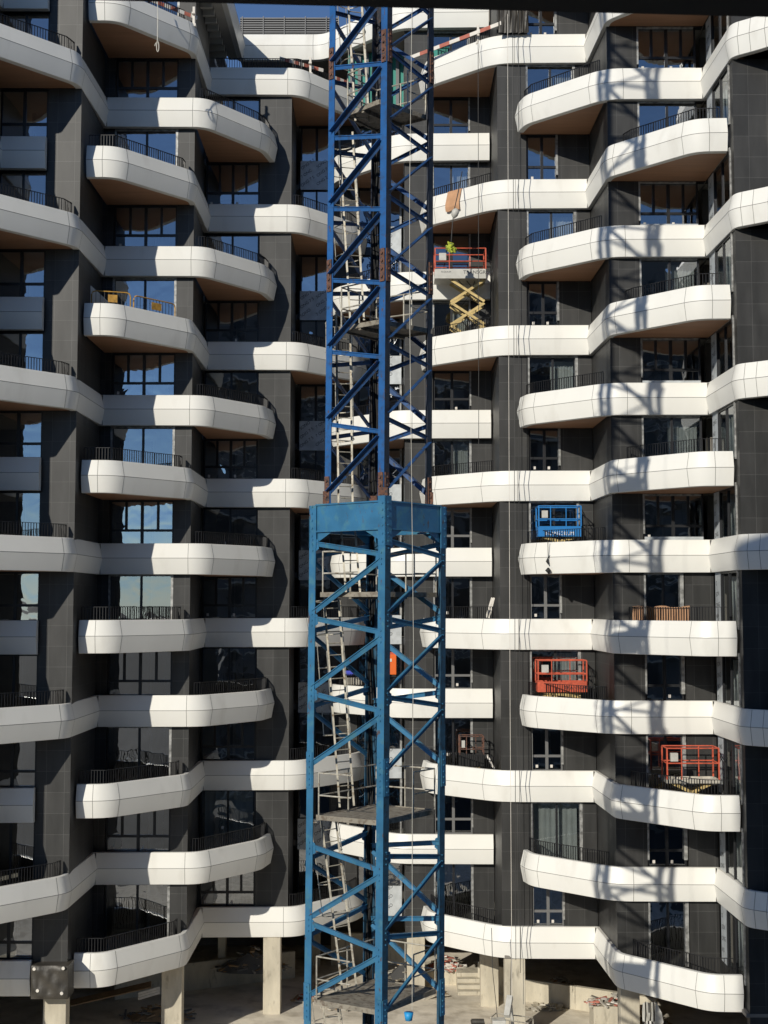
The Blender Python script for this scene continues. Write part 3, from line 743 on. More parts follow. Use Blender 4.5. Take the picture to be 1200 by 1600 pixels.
# short stub of the last upper bay above the collar
zc = 2.55
low_nodes = [1.56-1.9*k for k in range(11)]
LZ = [(2.5,-4.15),(-4.15,-9.85),(-9.85,-15.5),(-15.5,GZ)]
for s, (zh, zl) in enumerate(LZ):
    body = leg(0, R2, zl, zh, M['teal'], None, .22); body.name = 'mast_section'
    for k in (1,2,3): leg(k, R2, zl, zh if s else 1.98, M['teal'], body, .22)
    zs = [z for z in low_nodes if zl-.3 < z < zh-.1 and z-1.9 > zl-.4]
    for A, B in FACES: lattice(A, B, R2, zs, M['teal'], body, .115, 1, .25, .035)
    if s:
        for k in range(4):
            mb = MB(); c = corner(k, zh, R2)
            a = (corner((k+1) % 4, zh, R2)-c).normalized(); b = (corner((k-1) % 4, zh, R2)-c).normalized()
            for d, e in ((a,b),(b,a)):
                c0 = c - e*.022 + d*.0
                mb.hexa([c0+Vector((0,0,-.45)), c0+d*.19+Vector((0,0,-.45)), c0+d*.19+e*.02+Vector((0,0,-.45)), c0+e*.02+Vector((0,0,-.45)),
                         c0+Vector((0,0,.45)), c0+d*.19+Vector((0,0,.45)), c0+d*.19+e*.02+Vector((0,0,.45)), c0+e*.02+Vector((0,0,.45))])
                for dz in (-.36,-.22,-.08,.08,.22,.36): mb.disc(c0+d*.1-e*.008+Vector((0,0,dz)), e, .022, .03, 8)
            T(mb, 'splice_plate', M['teal'], body)
# transition collar: four deep plate girders with gussets
mb = MB()
for A, B in FACES:
    a = corner(A, zc, R2+.0); b = corner(B, zc, R2+.0); d = (b-a).normalized(); c = Vector((mc(zc).x, MY, zc)); n_ = ((a+b)/2-c); n_.z = 0; n_.normalize()
    for z0, z1, y0, y1 in ((1.88,2.52,.01,.03),(2.52,2.56,-.10,.06),(1.84,1.88,-.10,.06)):
        p = a + n_*0 - n_*0 + d*.2; q = b - d*.2
        i0 = -n_*.06
        mb.hexa([p+n_*y0+i0+Vector((0,0,z0-zc)), q+n_*y0+i0+Vector((0,0,z0-zc)), q+n_*y1+i0+Vector((0,0,z0-zc)), p+n_*y1+i0+Vector((0,0,z0-zc)),
                 p+n_*y0+i0+Vector((0,0,z1-zc)), q+n_*y0+i0+Vector((0,0,z1-zc)), q+n_*y1+i0+Vector((0,0,z1-zc)), p+n_*y1+i0+Vector((0,0,z1-zc))])
    for e, sg in ((a,1),(b,-1)):
        o_ = e + n_*-.05
        mb.face([o_+Vector((0,0,-.70)), o_+d*sg*.25+Vector((0,0,-.95)), o_+d*sg*.30+Vector((0,0,-1.05))*0+d*sg*.05+Vector((0,0,-.9)), o_+d*sg*.75+Vector((0,0,-.69))])
        for dz in (.05,-.12,-.3,-.5,-.7,-.9): mb.disc(e+d*sg*.09+n_*.01+Vector((0,0,dz-.1)), n_, .028, .04, 8)
for k in range(4):
    c = corner(k, zc, R2+.015); a = (corner((k+1) % 4, zc, R2)-corner(k,zc,R2)).normalized(); b = (corner((k-1) % 4, zc, R2)-corner(k,zc,R2)).normalized()
    hi = .12 if k == 0 else (.05 if k == 2 else -.02); lo = -1.1
    for d, e in ((a,b),(b,a)):
        mb.hexa([c+Vector((0,0,lo)), c+d*.24+Vector((0,0,lo)), c+d*.24+e*.03+Vector((0,0,lo)), c+e*.03+Vector((0,0,lo)),
                 c+Vector((0,0,hi)), c+d*.24+Vector((0,0,hi)), c+d*.24+e*.03+Vector((0,0,hi)), c+e*.03+Vector((0,0,hi))])
T(mb, 'transition_collar', M['teal'])
mb = MB()
for k in range(4):     # feet of the upper mast on the collar
    c = corner(k, 2.6, R1-.06); mb = MB(); mb.box(c.x-.10, c.x+.10, c.y-.10, c.y+.10, 2.565, 2.9); T(mb, 'mast_foot', M['rust'])

# platforms, guard rails, ladders
def platform(z, x0, x1, y0, y1, rail=1.05, hole=True):
    mb = MB()
    pts = [Vector((x0,y0+.9,z)), Vector((-.1,y0,z)), Vector((x1,y1-.9,z)), Vector((-.2,y1,z))]
    # deck following the square of the mast
    mb.prism([(p.x,p.y) for p in pts], z-.05, z)
    for p, q in zip(pts, pts[1:]+pts[:1]):
        mb.beam(p-Vector((0,0,.04)), q-Vector((0,0,.04)), .05, .12)
    mb.beam(pts[0].lerp(pts[1], .5)-Vector((0,0,.1)), pts[3].lerp(pts[2], .5)-Vector((0,0,.1)), .08, .1)
    o = T(mb, 'platform', M['deck'])
    g = MB()
    def post(p): g.tube([p, p+Vector((0,0,rail))], .022, 6)
    A, B, C, D = pts[0]+Vector((.05,0,0)), pts[0].lerp(pts[1],.55), pts[2], pts[3]
    for p in (A, A.lerp(D,.5), C, C.lerp(D,.5), C.lerp(pts[1],.4), D): post(p)
    for h in (.5, rail):
        v = Vector((0,0,h))
        g.tube([B+v, A+v, D+v], .02, 6); g.tube([D+v, C+v, C.lerp(pts[1],.4)+v], .02, 6)
    T(g, 'guard_rail', M['galv'], o)
    return o
RI = 1.28; RJ = 1.62
platform(12.85, -1.0, 1.1, MY-1.0, MY+1.0)
platform(7.15, -1.15, 1.25, MY-1.05, MY+1.05)
platform(.3, -1.6, 1.35, MY-1.25, MY+1.3)
platform(-5.25, -1.68, 1.3, MY-1.35, MY+1.35)
platform(-9.75, -1.72, 1.3, MY-1.35, MY+1.35)
platform(-14.6, -1.72, 1.3, MY-1.35, MY+1.35)
def ladder(p, q, w_=.40, cage=True, yoff=0):
    """p top, q bottom: centre line"""
    p = Vector(p); q = Vector(q); mb = MB(); d = (q-p); L_ = d.length; u = d.normalized()
    x = Vector((.94,.34,0)); x = (x - u*x.dot(u)).normalized(); n_ = u.cross(x).normalized()
    for s in (-1,1): mb.beam(p+x*s*w_/2, q+x*s*w_/2, .05, .032, up=(0,1,0))
    k = 0
    while k*.3 < L_-.1:
        c = p+u*(k*.3+.12); mb.tube([c-x*w_/2, c+x*w_/2], .014, 5); k += 1
    o = T(mb, 'ladder', M['galv'])
    if cage:
        g = MB(); nn = n_ if n_.y > 0 else -n_
        m_ = max(2, int(L_/1.0)); strips = []
        for j in range(m_):
            c = p+u*(.2+(L_-2.0)*j/(m_-1)) if L_ > 2.4 else p+u*(.1+.5*j)
            ring = [c+x*(.36*math.cos(a))+nn*(.36+.36*math.sin(a)) for a in [math.pi*t/10 for t in range(-3,14)]]
            g.tube(ring, .014, 5); strips.append(ring)
        for t in (3,8,13):
            g.tube([s[t] for s in strips], .012, 5)
        T(g, 'safety_cage', M['galv'], o)
    return o
def LP(ax, ay, bx, by, cage=True): ladder(at(ax, ay, MY+.25), at(bx, by, MY-.1), .38, cage)
LP(553, -20, 566, 190); LP(540, 205, 558, 500, True); LP(536, 488, 540, 790, True); LP(540, 780, 552, 930, False)
LP(517, 925, 542, 1260); LP(512, 1270, 546, 1545); LP(512, 1540, 540, 1760)

# ================================================================== lifting platforms on the balconies
def lift(name, label, X, Y, Z, w_, d, deck, rh, colr, base='yellow', arms=None, ax=0, aw=None, group='work platforms parked on the balconies', kick=.30, word=None, wcol='text', plate=None, toe=None):
    """X,Y: centre, Z: floor under the wheels, deck: deck height above Z, rh: rail height"""
    e = empty(name, (X,Y,Z), label, 'work platform', group)
    def A(mb, nm, m, par=None): return mb.build(nm, m, par or e)
    hw = (aw or w_*.8)/2; mb = MB(); mb.box(ax-hw*.95, ax+hw*.95, -d*.42, d*.42, .16, .42); o = A(mb, 'chassis', M[base])
    for sx in (-1,1):
        for sy in (-1,1):
            mb = MB(); mb.disc((ax+sx*hw*.7, sy*d*.42, .17), (0,1,0), .17, .12, 14); A(mb, 'wheel', M['black'])
    # scissor stack
    bot, top = .42, deck-.05
    n_ = arms or max(1, round((top-bot)/.62)); hh = (top-bot)/n_
    mb = MB()
    for k in range(n_):
        z0 = bot+k*hh; z1 = z0+hh
        for sy in (-1, 1):
            y = sy*d*.3
            mb.beam((ax-hw*.95, y, z0+.03), (ax+hw*.95, y, z1-.03), .05, .11); mb.beam((ax+hw*.95, y+.06*sy, z0+.03), (ax-hw*.95, y+.06*sy, z1-.03), .05, .11)
        for xx, zz in ((ax-hw*.95,z0+.03),(ax+hw*.95,z0+.03),(ax,(z0+z1)/2)): mb.tube([(xx,-d*.33,zz),(xx,d*.33,zz)], .035, 8)
    A(mb, 'scissor_arms', M['yellow'])
    hz = MB(); rq = random.Random(n_)
    for q in range(3): hz.tube([(ax+rq.uniform(-.3,.3)*hw*2, -d*.2+q*.1, bot+(top-bot)*t_) for t_ in (0,.2,.4,.6,.8,1)], .02, 6)
    A(hz, 'hose', M['black'])
    mb = MB(); mb.box(-w_/2, w_/2, -d/2, d/2, deck-.06, deck); o = A(mb, 'deck', M['whiteplate'] if plate else M[colr])
    t = MB(); kk = kick
    for (x0,x1,y0,y1) in ((-w_/2,w_/2,-d/2-.025,-d/2),(-w_/2,w_/2,d/2,d/2+.025),(-w_/2-.02,-w_/2,-d/2,d/2),(w_/2,w_/2+.02,-d/2,d/2)):
        t.box(x0,x1,y0,y1,deck-.06,deck-.06+kk)
    if word:
        for s, x, z, sz, mi in word: text_mb(t, s, (x, -d/2-.029, z), (1,0,0), (0,0,1), sz, 1, False)
    A(t, 'kick_plate', [M[plate or colr], M[wcol]], o)
    g = MB(); z0 = deck-.06+kk; zt_ = deck+rh
    fr = [(-w_/2,-d/2),(w_/2,-d/2),(w_/2,d/2),(-w_/2,d/2)]
    for h in (zt_, deck+rh*.55):
        for i in range(4):
            a, b = fr[i], fr[(i+1) % 4]; g.tube([(a[0],a[1],h),(b[0],b[1],h)], .026, 8)
    for i in range(4):
        a, b = fr[i], fr[(i+1) % 4]
        g.beam((a[0],a[1],z0), (a[0],a[1],zt_), .075, .05)
        if i % 2 == 0: g.beam((a[0]+(b[0]-a[0])*.28,a[1],z0), (a[0]+(b[0]-a[0])*.28,a[1],zt_), .04, .035)
    A(g, 'guard_rail', M[colr], o)
    c = MB(); c.box(-w_*.42,-w_*.28,-d/2+.05,-d/2+.22,deck+rh*.6,deck+rh*.85); A(c, 'control_box', M['whiteplate'])
    # steps at the right end
    s = MB()
    for yy in (-.2,.2): s.tube([(w_/2+.05,yy,zt_-.1),(w_/2+.30,yy,deck+rh*.55),(w_/2+.32,yy,.35)], .02, 6)
    for k in range(5): s.tube([(w_/2+.32,-.2,.45+k*.28),(w_/2+.32,.2,.45+k*.28)], .015, 6)
    A(s, 'step_ladder', M['black'])
    return e
fz = lambda n: ZT[n]-FL
# tall one in front of the centre-right bay
c0 = at(680,430,56.9); c1 = at(759,430,56.9); AX = (at(703,480,57.2).x+at(758,480,57.2).x)/2-(c0.x+c1.x)/2
lift('scissor_lift', 'raised scissor lift with orange rails and yellow arms, right of the mast', (c0.x+c1.x)/2+.0, 57.45, fz(3), (c1.x-c0.x), 1.10, at(700,433,56.9).z-fz(3), 1.28, 'orange', arms=3, kick=.42, ax=AX, aw=at(758,480,57.2).x-at(703,480,57.2).x,
     plate='whiteplate', wcol='ink', word=[('TRANSGRUM', .12, at(700,433,56.9).z-fz(3)+.14, .22, 1), ('ALQUILER', -.85, at(700,433,56.9).z-fz(3)+.2, .1, 1)])
c0 = at(842,836,53.7); c1 = at(908,836,53.7)
lift('blue_lift', 'bright blue work platform parked low on the right-hand balcony', (c0.x+c1.x)/2, 54.15, fz(0), c1.x-c0.x, .9, c0.z-fz(0), 1.18, 'bluelift', arms=2, kick=.42, word=[('TRANSGRUM', -.62, c0.z-fz(0)+.0, .2, 1)])
c0 = at(841,1079,53.7); c1 = at(917,1089,53.7)
lift('orange_lift', 'orange-red work platform with yellow base above the second curved band from the right bottom', (c0.x+c1.x)/2, 54.15, fz(-2), c1.x-c0.x, .9, max(.75,c0.z-fz(-2)), 1.2, 'orange', arms=3, kick=.42, wcol='ink', word=[('TRANSGRUM', .05, max(.75,c0.z-fz(-2))+.05, .2, 1)])
c0 = at(1037,1222,50.2); c1 = at(1117,1222,50.2)
lift('red_rail_lift', 'work platform with thin red rails and yellow base at the far right balcony', (c0.x+c1.x)/2, 50.0, fz(-3), c1.x-c0.x, .9, c0.z-fz(-3)+.1, 1.22, 'orange', arms=1, kick=.14, plate='dirty')
c0 = at(718,1180,57.6); c1 = at(755,1180,57.6)
lift('small_lift', 'small dark work platform with brown rails on the balcony right of the mast', (c0.x+c1.x)/2, 57.7, fz(-3), c1.x-c0.x, .7, .9, 1.2, 'rust', arms=1, kick=.5, plate='black')
# orange machine standing in the recess behind the mast
e = empty('orange_machine', at(612,1058,61.6), 'orange boxy site machine on the balcony behind the mast', 'machine')
mb = MB(); mb.box(-.45,.22,-.3,.3,.12,1.05); mb.build('body', M['orangeface'], e, bevel=.03)
mb = MB(); mb.box(-.3,.15,-.26,.26,1.05,1.15); mb.build('lid', M['orange'], e)
mb = MB(); mb.box(-.2,.0,-.32,-.301,.72,.86); mb.build('sticker', M['white'], e)
for sx in (-.33,.1):
    mb = MB(); mb.disc((sx,-.2,.1), (0,1,0), .1, .1, 12); mb.build('wheel', M['black'], e)
e2 = at(612,1058,61.6)

# ================================================================== small things on the balconies
def V(p): return Vector(p)
# cardboard sheet draped over the band
zt5 = ZT[5]
mb = MB(); pa = at(701,300,56.6); pb = at(722,293,56.2)
N, K = 6, 8
prof = [(-.25,.02),(-.05,.03),(.03,-.02),(.20,-.6),(.21,-.75),(.17,-.92)]
dv = (V((2.75,-2.48,0))).normalized(); nv = V((-.67,-.742,0))
base = V((pa.x,0,0)); 
def on_edge(x): return V((x, 57.45-(x-1.92)*(2.55/2.83), zt5))
for i in range(N+1):
    x = pa.x+(pb.x-pa.x)*i/N; c = on_edge(x)
    for (d_, z_) in prof: mb.v.append(tuple(c+nv*(d_+.03+.01*math.sin(i*2))+V((0,0,z_ - .03*math.sin(i*1.3)*(z_ < -.9)))))
for i in range(N):
    for k in range(len(prof)-1):
        a = i*len(prof)+k; mb.f.append((a,a+1,a+1+len(prof),a+len(prof))); mb.m.append(0)
o = mb.build('cardboard_sheet', M['card'], fixn=False); md = o.modifiers.new('s','SOLIDIFY'); md.thickness = .015
tag(o, 'brown cardboard sheet draped over the white band above the raised lift', 'cardboard')
# hook block and yellow load on a chain in front of the lift
def load(px, py0, py1, Y, label):
    e = empty('hanging_load', at(px, py1, Y), label, 'lifting gear')
    return e
e = empty('chain_hoist', at(709,340,55.2), 'grey hoist block on a chain with a hi-vis yellow bundle over the raised lift', 'hoist')
L0 = e.location.copy()
def rel(px, py, Y=55.2): return at(px,py,Y)-L0
mb = MB(); mb.tube([rel(722,268,56.4), rel(716,300), rel(711,322), rel(709,332)], .022, 6); mb.tube([rel(708,340), rel(706,362), rel(705,378)], .022, 6); mb.build('chain', M['cable'], e)
mb = MB(); mb.tube([rel(711,326), rel(712,330), rel(710,336), rel(709,341)], [.06,.17,.15,.04], 10); mb.build('hoist_block', M['whiteplate'], e, smooth=True)
mb = MB()
rr = random.Random(5)
for k in range(9):
    c = rel(705+rr.uniform(-6,6), 386+rr.uniform(-5,5)); mb.tube([c+V((rr.uniform(-.15,.15),rr.uniform(-.1,.1),.12)), c, c+V((rr.uniform(-.2,.2),rr.uniform(-.1,.1),-.14))], [.03,.10,.05], 6)
mb.build('bundle', M['hivis'], e)
# second hook hanging on the blue lift's rope
e = empty('hook_block', at(856,880,52.9), 'dark hook block hanging on a thin rope over the band under the blue platform', 'hoist')
L0 = e.location.copy()
mb = MB(); mb.tube([at(856,845,52.9)-L0, at(856.5,872,52.9)-L0], .015, 5); mb.tube([at(871,848,53.2)-L0, at(857,872,52.9)-L0], .015, 5); mb.build('rope', M['cable'], e)
mb = MB(); mb.tube([at(856,872,52.9)-L0, at(855,877,52.9)-L0, at(857,882,52.9)-L0], [.02,.055,.02], 8); mb.tube([at(857,887,52.9)-L0, at(856,891,52.9)-L0, at(858,897,52.9)-L0], [.03,.11,.02], 8); mb.build('hook', M['black'], e, smooth=True)

# noose hanging from the top-left balcony
e = empty('hanging_rope', at(246,60,51.2), 'pale rope with a loop at its end hanging from the top left balcony', 'rope')
L0 = e.location.copy()
mb = MB(); mb.tube([at(246,-6,51.9)-L0, at(246.5,30,51.2)-L0, at(246,64,51.2)-L0], .018, 6)
ring = [at(246.5+1.8*math.sin(a), 73-8*math.cos(a), 51.2)-L0 for a in [2*math.pi*k/14 for k in range(14)]]
mb.tube(ring, .018, 6, closed=True); mb.tube([at(246,64,51.2)-L0, at(243,68,51.2)-L0, at(242,72,51.2)-L0], .018, 6); mb.build('strand', M['rope'], e)

# long ropes down the facade
def rope(pts, r, m, label, grp='ropes hanging down the facade'):
    p = [at(*q) for q in pts]; o = MB().tube([V(q) for q in p], r, 6).build('facade_rope', M[m]); tag(o, label, 'rope', grp); return o
rope([(793,22,53.9),(795,600,53.9),(797,1100,53.9),(800,1560,53.9)], .010, 'white', 'longest white rope down the stone pier right of the mast')
rope([(747,60,55.0),(748,500,55.0),(748,720,55.0)], .014, 'cable', 'dark rope crossing the upper curved bands right of the mast')
rope([(801,20,53.8),(804,800,53.9),(806,1500,53.8)], .013, 'cable', 'dark rope just right of the long white rope on the stone pier')
rope([(810,20,53.7),(811,800,53.9),(813,1520,53.9)], .013, 'cable', 'rightmost dark rope on the stone pier beside the mast')
rope([(768,1450,53.2),(770,1520,53.4),(778,1596,53.8)], .014, 'cable', 'short slanting rope down to the small lift basket on the ground')
# rope with bucket in front of the mast
e = empty('bucket_rope', at(642,1586,31.5), 'thin white rope in front of the mast carrying a small blue bucket', 'rope')
L0 = e.location.copy()
mb = MB(); mb.tube([at(644,-20,31.5)-L0, at(640,300,31.5)-L0, at(640,480,31.5)-L0, at(643,740,31.5)-L0, at(646,1000,31.5)-L0, at(644,1300,31.5)-L0, at(644,1578,31.5)-L0], .0065, 6); mb.build('strand', M['rope'], e)
mb = MB(); mb.tube([V((-.05,0,-.12)), V((-.05,0,.06))], [.08,.11], 12); mb.build('bucket', M['cyan'], e, smooth=True)

# yellow pedestrian barriers on the third balcony down at left
def barrier(x0, y0, x1, y1, label):
    z = fz(3); d = V((x1-x0, y1-y0, 0)); L_ = d.length
    e = empty('pedestrian_barrier', (x0,y0,z), label, 'barrier', 'yellow crowd barriers on the left balcony', math.atan2(y1-y0, x1-x0))
    mb = MB(); H = FL+.58
    mb.tube([(0,0,.05),(0,0,H-.15),(.05,0,H-.04),(.16,0,H),(L_-.16,0,H),(L_-.05,0,H-.04),(L_,0,H-.15),(L_,0,.05)], .026, 8); mb.tube([(0,0,.25),(L_,0,.25)], .02, 8)
    mb.build('frame', M['barrier'], e, smooth=True)
    mb = MB(); n_ = int(L_/.16)
    for k in range(1, n_): mb.tube([(L_*k/n_,0,.25),(L_*k/n_,0,H)], .011, 6)
    mb.build('bar', M['rail'] if 'left' in label else M['galv'], e)
    mb = MB(); mb.box(L_*.42,L_*.66,-.02,-.012,H-.42,H-.12); mb.build('sign_plate', M['barrier'], e)
barrier(-11.45,51.15,-10.0,51.55,'yellow crowd barrier with grey bars, left one on the third balcony at the left')
barrier(-9.95,51.95,-8.55,53.5,'yellow crowd barrier with pale bars, right one on the third balcony at the left')
mb = MB(); pz = fz(3); mb.box(-11.5,-10.9,51.5,51.54,pz,pz+1.75); mb2 = mb
o = MB().hexa([(-11.55,51.4,pz),(-10.75,52.0,pz),(-10.75,52.04,pz),(-11.55,51.44,pz),(-11.55,51.4,pz+1.8),(-10.75,52.0,pz+1.1),(-10.75,52.04,pz+1.1),(-11.55,51.44,pz+1.8)]).build('board', M['whiteplate'])
tag(o, 'pale board with a slanted top leaning behind the yellow barriers', 'board')

# cardboard lined railing on the right balcony of level -1
def lining(x0, x1, label):
    mb = MB(); N = max(4, int((x1-x0)/.1)); b = 0; zt = ZT[-1]
    def yy(x): return 50.4-(x-9.6)*(2.2/2.0) if x < 11.6 else 48.2
    for k in range(N+1):
        x = x0+(x1-x0)*k/N; w_ = .035*(1 if k % 2 else -1); mb.v += [(x+w_, yy(x)+.10+w_, zt-.7), (x+w_*.5, yy(x)+.16-w_, zt+.52+.03*math.sin(k*.8))]
    for k in range(N): mb.f.append((2*k,2*k+2,2*k+3,2*k+1)); mb.m.append(0)
    o = mb.build('railing_lining', M['card'], fixn=False); md = o.modifiers.new('s','SOLIDIFY'); md.thickness = .012
    tag(o, label, 'cardboard', 'folded cardboard behind the far right railing'); return o
lining(at(990,950,50).x+.1, at(1012,950,49.6).x, 'narrow strip of folded brown cardboard behind the railing at the right')
lining(at(1028,950,49.4).x, at(1080,950,48.6).x, 'wide strip of folded brown cardboard behind the railing at the right')

# red and white barrier planks at the top floor
def plank(p, q, label, grp='red and white planks on the top floor', n=9, h=.16):
    p, q = V(p), V(q); mb = MB()
    for k in range(n): mb.beam(p.lerp(q, k/n), p.lerp(q, (k+1)/n), .03, h, m=k % 2)
    o = mb.build('barrier_plank', [M['white'], M['red']]); tag(o, label, 'plank', grp); return o
plank(at(641,90,57.3), at(783,36,54.6), 'red and white barrier plank sloping over the top band right of the mast')
plank(at(437,91,58.6), at(505,110,59.6), 'red and white barrier plank along the top terrace left of the mast')
plank(at(520,120,60.2), at(570,140,61.6), 'dirty red and white plank seen behind the mast ladder at the top')
plank(at(215,-8,52.4), at(308,28,54.0), 'red and white barrier plank on the top left balcony railing')
for (px, py, Y, lb) in ((747,48,55.6,'white clamp post on the top band right of the mast'),(485,98,59.2,'white clamp post on the top terrace left of the mast'),(303,20,53.9,'white clamp post at the end of the top left balcony')):
    b = at(px,py,Y); mb = MB(); mb.box(b.x-.05,b.x+.05,Y-.05,Y+.05,b.z-.55,b.z+.25); mb.box(b.x-.1,b.x+.1,Y-.12,Y+.12,b.z-.62,b.z-.5); mb.box(b.x-.07,b.x+.07,Y-.16,Y-.05,b.z-.1,b.z-.02); o = mb.build('clamp_post', M['white'], bevel=.01); tag(o, lb, 'post', 'white guard posts clamped to the bands')
b = at(695,82,57.8); mb = MB(); mb.box(b.x-.75,b.x+.15,57.6,58.3,ZT[7]-FL,ZT[7]+.55); mb.box(b.x-.8,b.x+.2,57.55,58.35,ZT[7]+.55,ZT[7]+.62); o = mb.build('green_container', M['green'], bevel=.03); tag(o, 'green plastic bin on the top floor behind the red and white plank', 'bin')
# torn black sheeting at the top of the pier
mb = MB(); N, K = 16, 10; rr = random.Random(9); a = at(779,50,54.55); b2 = at(826,20,54.55)
for i in range(N+1):
    for j in range(K+1): mb.v.append((a.x+(b2.x-a.x)*i/N, 54.62+rr.uniform(-.09,.06), a.z+(31-a.z)*j/K))
for i in range(N):
    for j in range(K): q = i*(K+1)+j; mb.f.append((q,q+K+1,q+K+2,q+1)); mb.m.append(0)
o = mb.build('black_sheeting', M['bin'], fixn=False); md = o.modifiers.new('s','SOLIDIFY'); md.thickness = .01; tag(o, 'crumpled black sheeting covering the top of the stone pier right of the mast', 'sheeting')

# leftovers leaning on the balconies
for (p, q, w_, lb) in ((at(760,965,56.0), at(769,934,56.4), .09, 'pale strip leaning against the wall right of the mast'),
                       (at(764,966,56.0), at(772,934,56.4), .07, 'second pale strip leaning beside the first, right of the mast'),
                       (at(761,1180,56.6), at(772,1201,56.2), .08, 'pale plank lying behind the railing beside the small dark platform')):
    o = MB().beam(p, q, w_, .02, up=(0,1,0)).build('leaning_strip', M['white']); tag(o, lb, 'strip')
p = at(540,1030,61.5)
o = MB().box(at(539,1057,61.4).x, at(552,1057,61.4).x, 61.4, 61.7, at(545,1055,61.4).z, at(545,1048,61.4).z).build('blue_crate', mat('blue_crate', (.05,.07,.5), .5), bevel=.02); tag(o, 'small blue crate on the balcony behind the mast ladder', 'crate')
o = MB().box(at(538,0,61.3).x*.98, at(566,0,61.3).x*.98, 61.25, 61.6, at(545,1070,61.3).z, at(545,1059,61.3).z).build('pale_pallet', M['dirty'], bevel=.02); tag(o, 'pale stack of boards on the balcony behind the mast ladder', 'boards')
o = MB().box(at(552,0,60.9).x, at(577,0,60.9).x, 60.95, 61.0, at(560,900,60.9).z, at(560,868,60.9).z).build('brown_board', M['card'], bevel=.0); tag(o, 'brown board standing on the centre band behind the mast', 'board')

# ================================================================== site level, below the building
def wallbox(name, x0, x1, y0, y1, z0, z1, m, label, cat, bev=.02):
    o = MB().box(x0,x1,y0,y1,z0,z1).build(name, M[m], bevel=bev); tag(o, label, cat); return o
# retaining walls
def lowwall(p, q, h, th, label):
    p, q = V(p), V(q); p.z = q.z = GZ-.05; d = (q-p).normalized(); n_ = V((-d.y, d.x, 0))*th
    u = V((0,0,h)); o = MB().hexa([p,q,q+n_,p+n_,p+u,q+u,q+n_+u,p+n_+u]).build('low_wall', M['concrete'], bevel=.02); tag(o, label, 'wall'); return o
lowwall((5.55,60.6,0),(11.5,57.3,0),1.05,.25,'low concrete wall running right from the pale column')
lowwall((4.3,62.2,0),(5.4,61.2,0),1.3,.3,'short concrete wall between the two columns right of the mast')
lowwall((-12,60.5,0),(-4.2,64.0,0),1.3,.25,'dim low concrete wall in the shade at the lower left')
lowwall((-2.6,66.2,0),(1.2,66.2,0),1.6,.3,'pale concrete wall at the back behind the mast foot')
# steps
e = empty('concrete_steps', (3.9,61.2,GZ), 'small flight of concrete steps right of the mast foot', 'steps')
for k in range(4):
    MB().box(-.55+.0*k, .65, .35*k, 2.0, .18*k+.002, .18*(k+1)).build('step', M['concrete'], e, bevel=.015)
# rubble heaps: many broken pieces as one uncountable mass
def heap(name, cx, cy, z, rx, ry, h, n, mats, label, seed, cat='debris heap', base=True):
    rr = random.Random(seed); mb = MB()
    for k in range(n):
        a = rr.uniform(0,6.28); r_ = math.sqrt(rr.random()); x = cx+rx*r_*math.cos(a); y = cy+ry*r_*math.sin(a); zz = z+h*(1-r_)*rr.uniform(.4,1)+.03
        L_ = rr.uniform(.15,.75); t = rr.uniform(0,6.28); tilt = rr.uniform(-.35,.35)
        d = V((math.cos(t)*math.cos(tilt), math.sin(t)*math.cos(tilt), math.sin(tilt)))*L_/2
        mb.beam(V((x,y,zz))-d, V((x,y,zz))+d, rr.uniform(.03,.22), rr.uniform(.015,.07), m=rr.randrange(len(mats)))
    if base:
        N = 14; b = len(mb.v); mb.v.append((cx,cy,z+h*.7))
        for k in range(N):
            a = 2*math.pi*k/N; mb.v.append((cx+rx*math.cos(a)*rr.uniform(.8,1.1), cy+ry*math.sin(a)*rr.uniform(.8,1.1), z-.02))
        for k in range(N): mb.f.append((b, b+1+k, b+1+(k+1) % N)); mb.m.append(0)
    o = mb.build(name, [M[q] for q in mats]); tag(o, label, cat); o['kind'] = 'stuff'; return o
wallbox('concrete_block', 8.55,10.4,55.3,56.5,GZ,GZ+1.25,'concrete','square concrete block under the right-hand bands, carrying red and white scraps','block')
heap('striped_scrap_pile', 9.35, 55.75, GZ+1.25, .95,.5,.4, 46, ['red','white','dirty','galv'], 'pile of red and white scrap planks on the concrete block at the right bottom', 11, base=False)
heap('board_pile', 10.0, 54.4, GZ, .9,.6,.5, 40, ['dirty','concrete','whiteplate'], 'pile of pale broken boards under the right-hand bands', 12)
heap('red_white_tangle', 2.9, 63.4, GZ+.6, 1.0,.5,.7, 90, ['white','red','dirty'], 'tangle of red and white plastic barrier pieces right of the mast foot', 13)
wallbox('concrete_plinth', 1.8,3.9,62.9,64.6,GZ,GZ+.62,'concrete','pale concrete plinth right of the mast foot, below the red and white tangle','plinth')
heap('timber_pile', -9.6, 57.8, GZ+.1, 1.6,.8,.5, 50, ['wood','frame_grey','dirty'], 'shaded pile of planks and pipes behind the lower left column', 14)
heap('rag_pile', -6.0, 62.2, GZ+.9, 1.7,.8,1.2, 70, ['frame_grey','wood','dirty'], 'shaded heap of sacks and sheeting between the two lower left columns', 15)
heap('rubble_pile', -3.2, 60.4, GZ, .9,.5,.25, 34, ['dirty','orange','wood'], 'scattered rubble and small bricks at the foot of the column left of the mast', 16)
heap('cable_heap', .9, 63.4, GZ+.2, .9,.6,1.0, 44, ['cable','galv','wood'], 'dark heap of cables and scrap behind the foot of the mast', 17)
o = MB().beam((-13.6,57,GZ+.8), (-9.9,57.6,GZ+1.5), .9, .04).build('timber_board', M['wood']); tag(o, 'brown timber board in the shade at the bottom left corner', 'board')
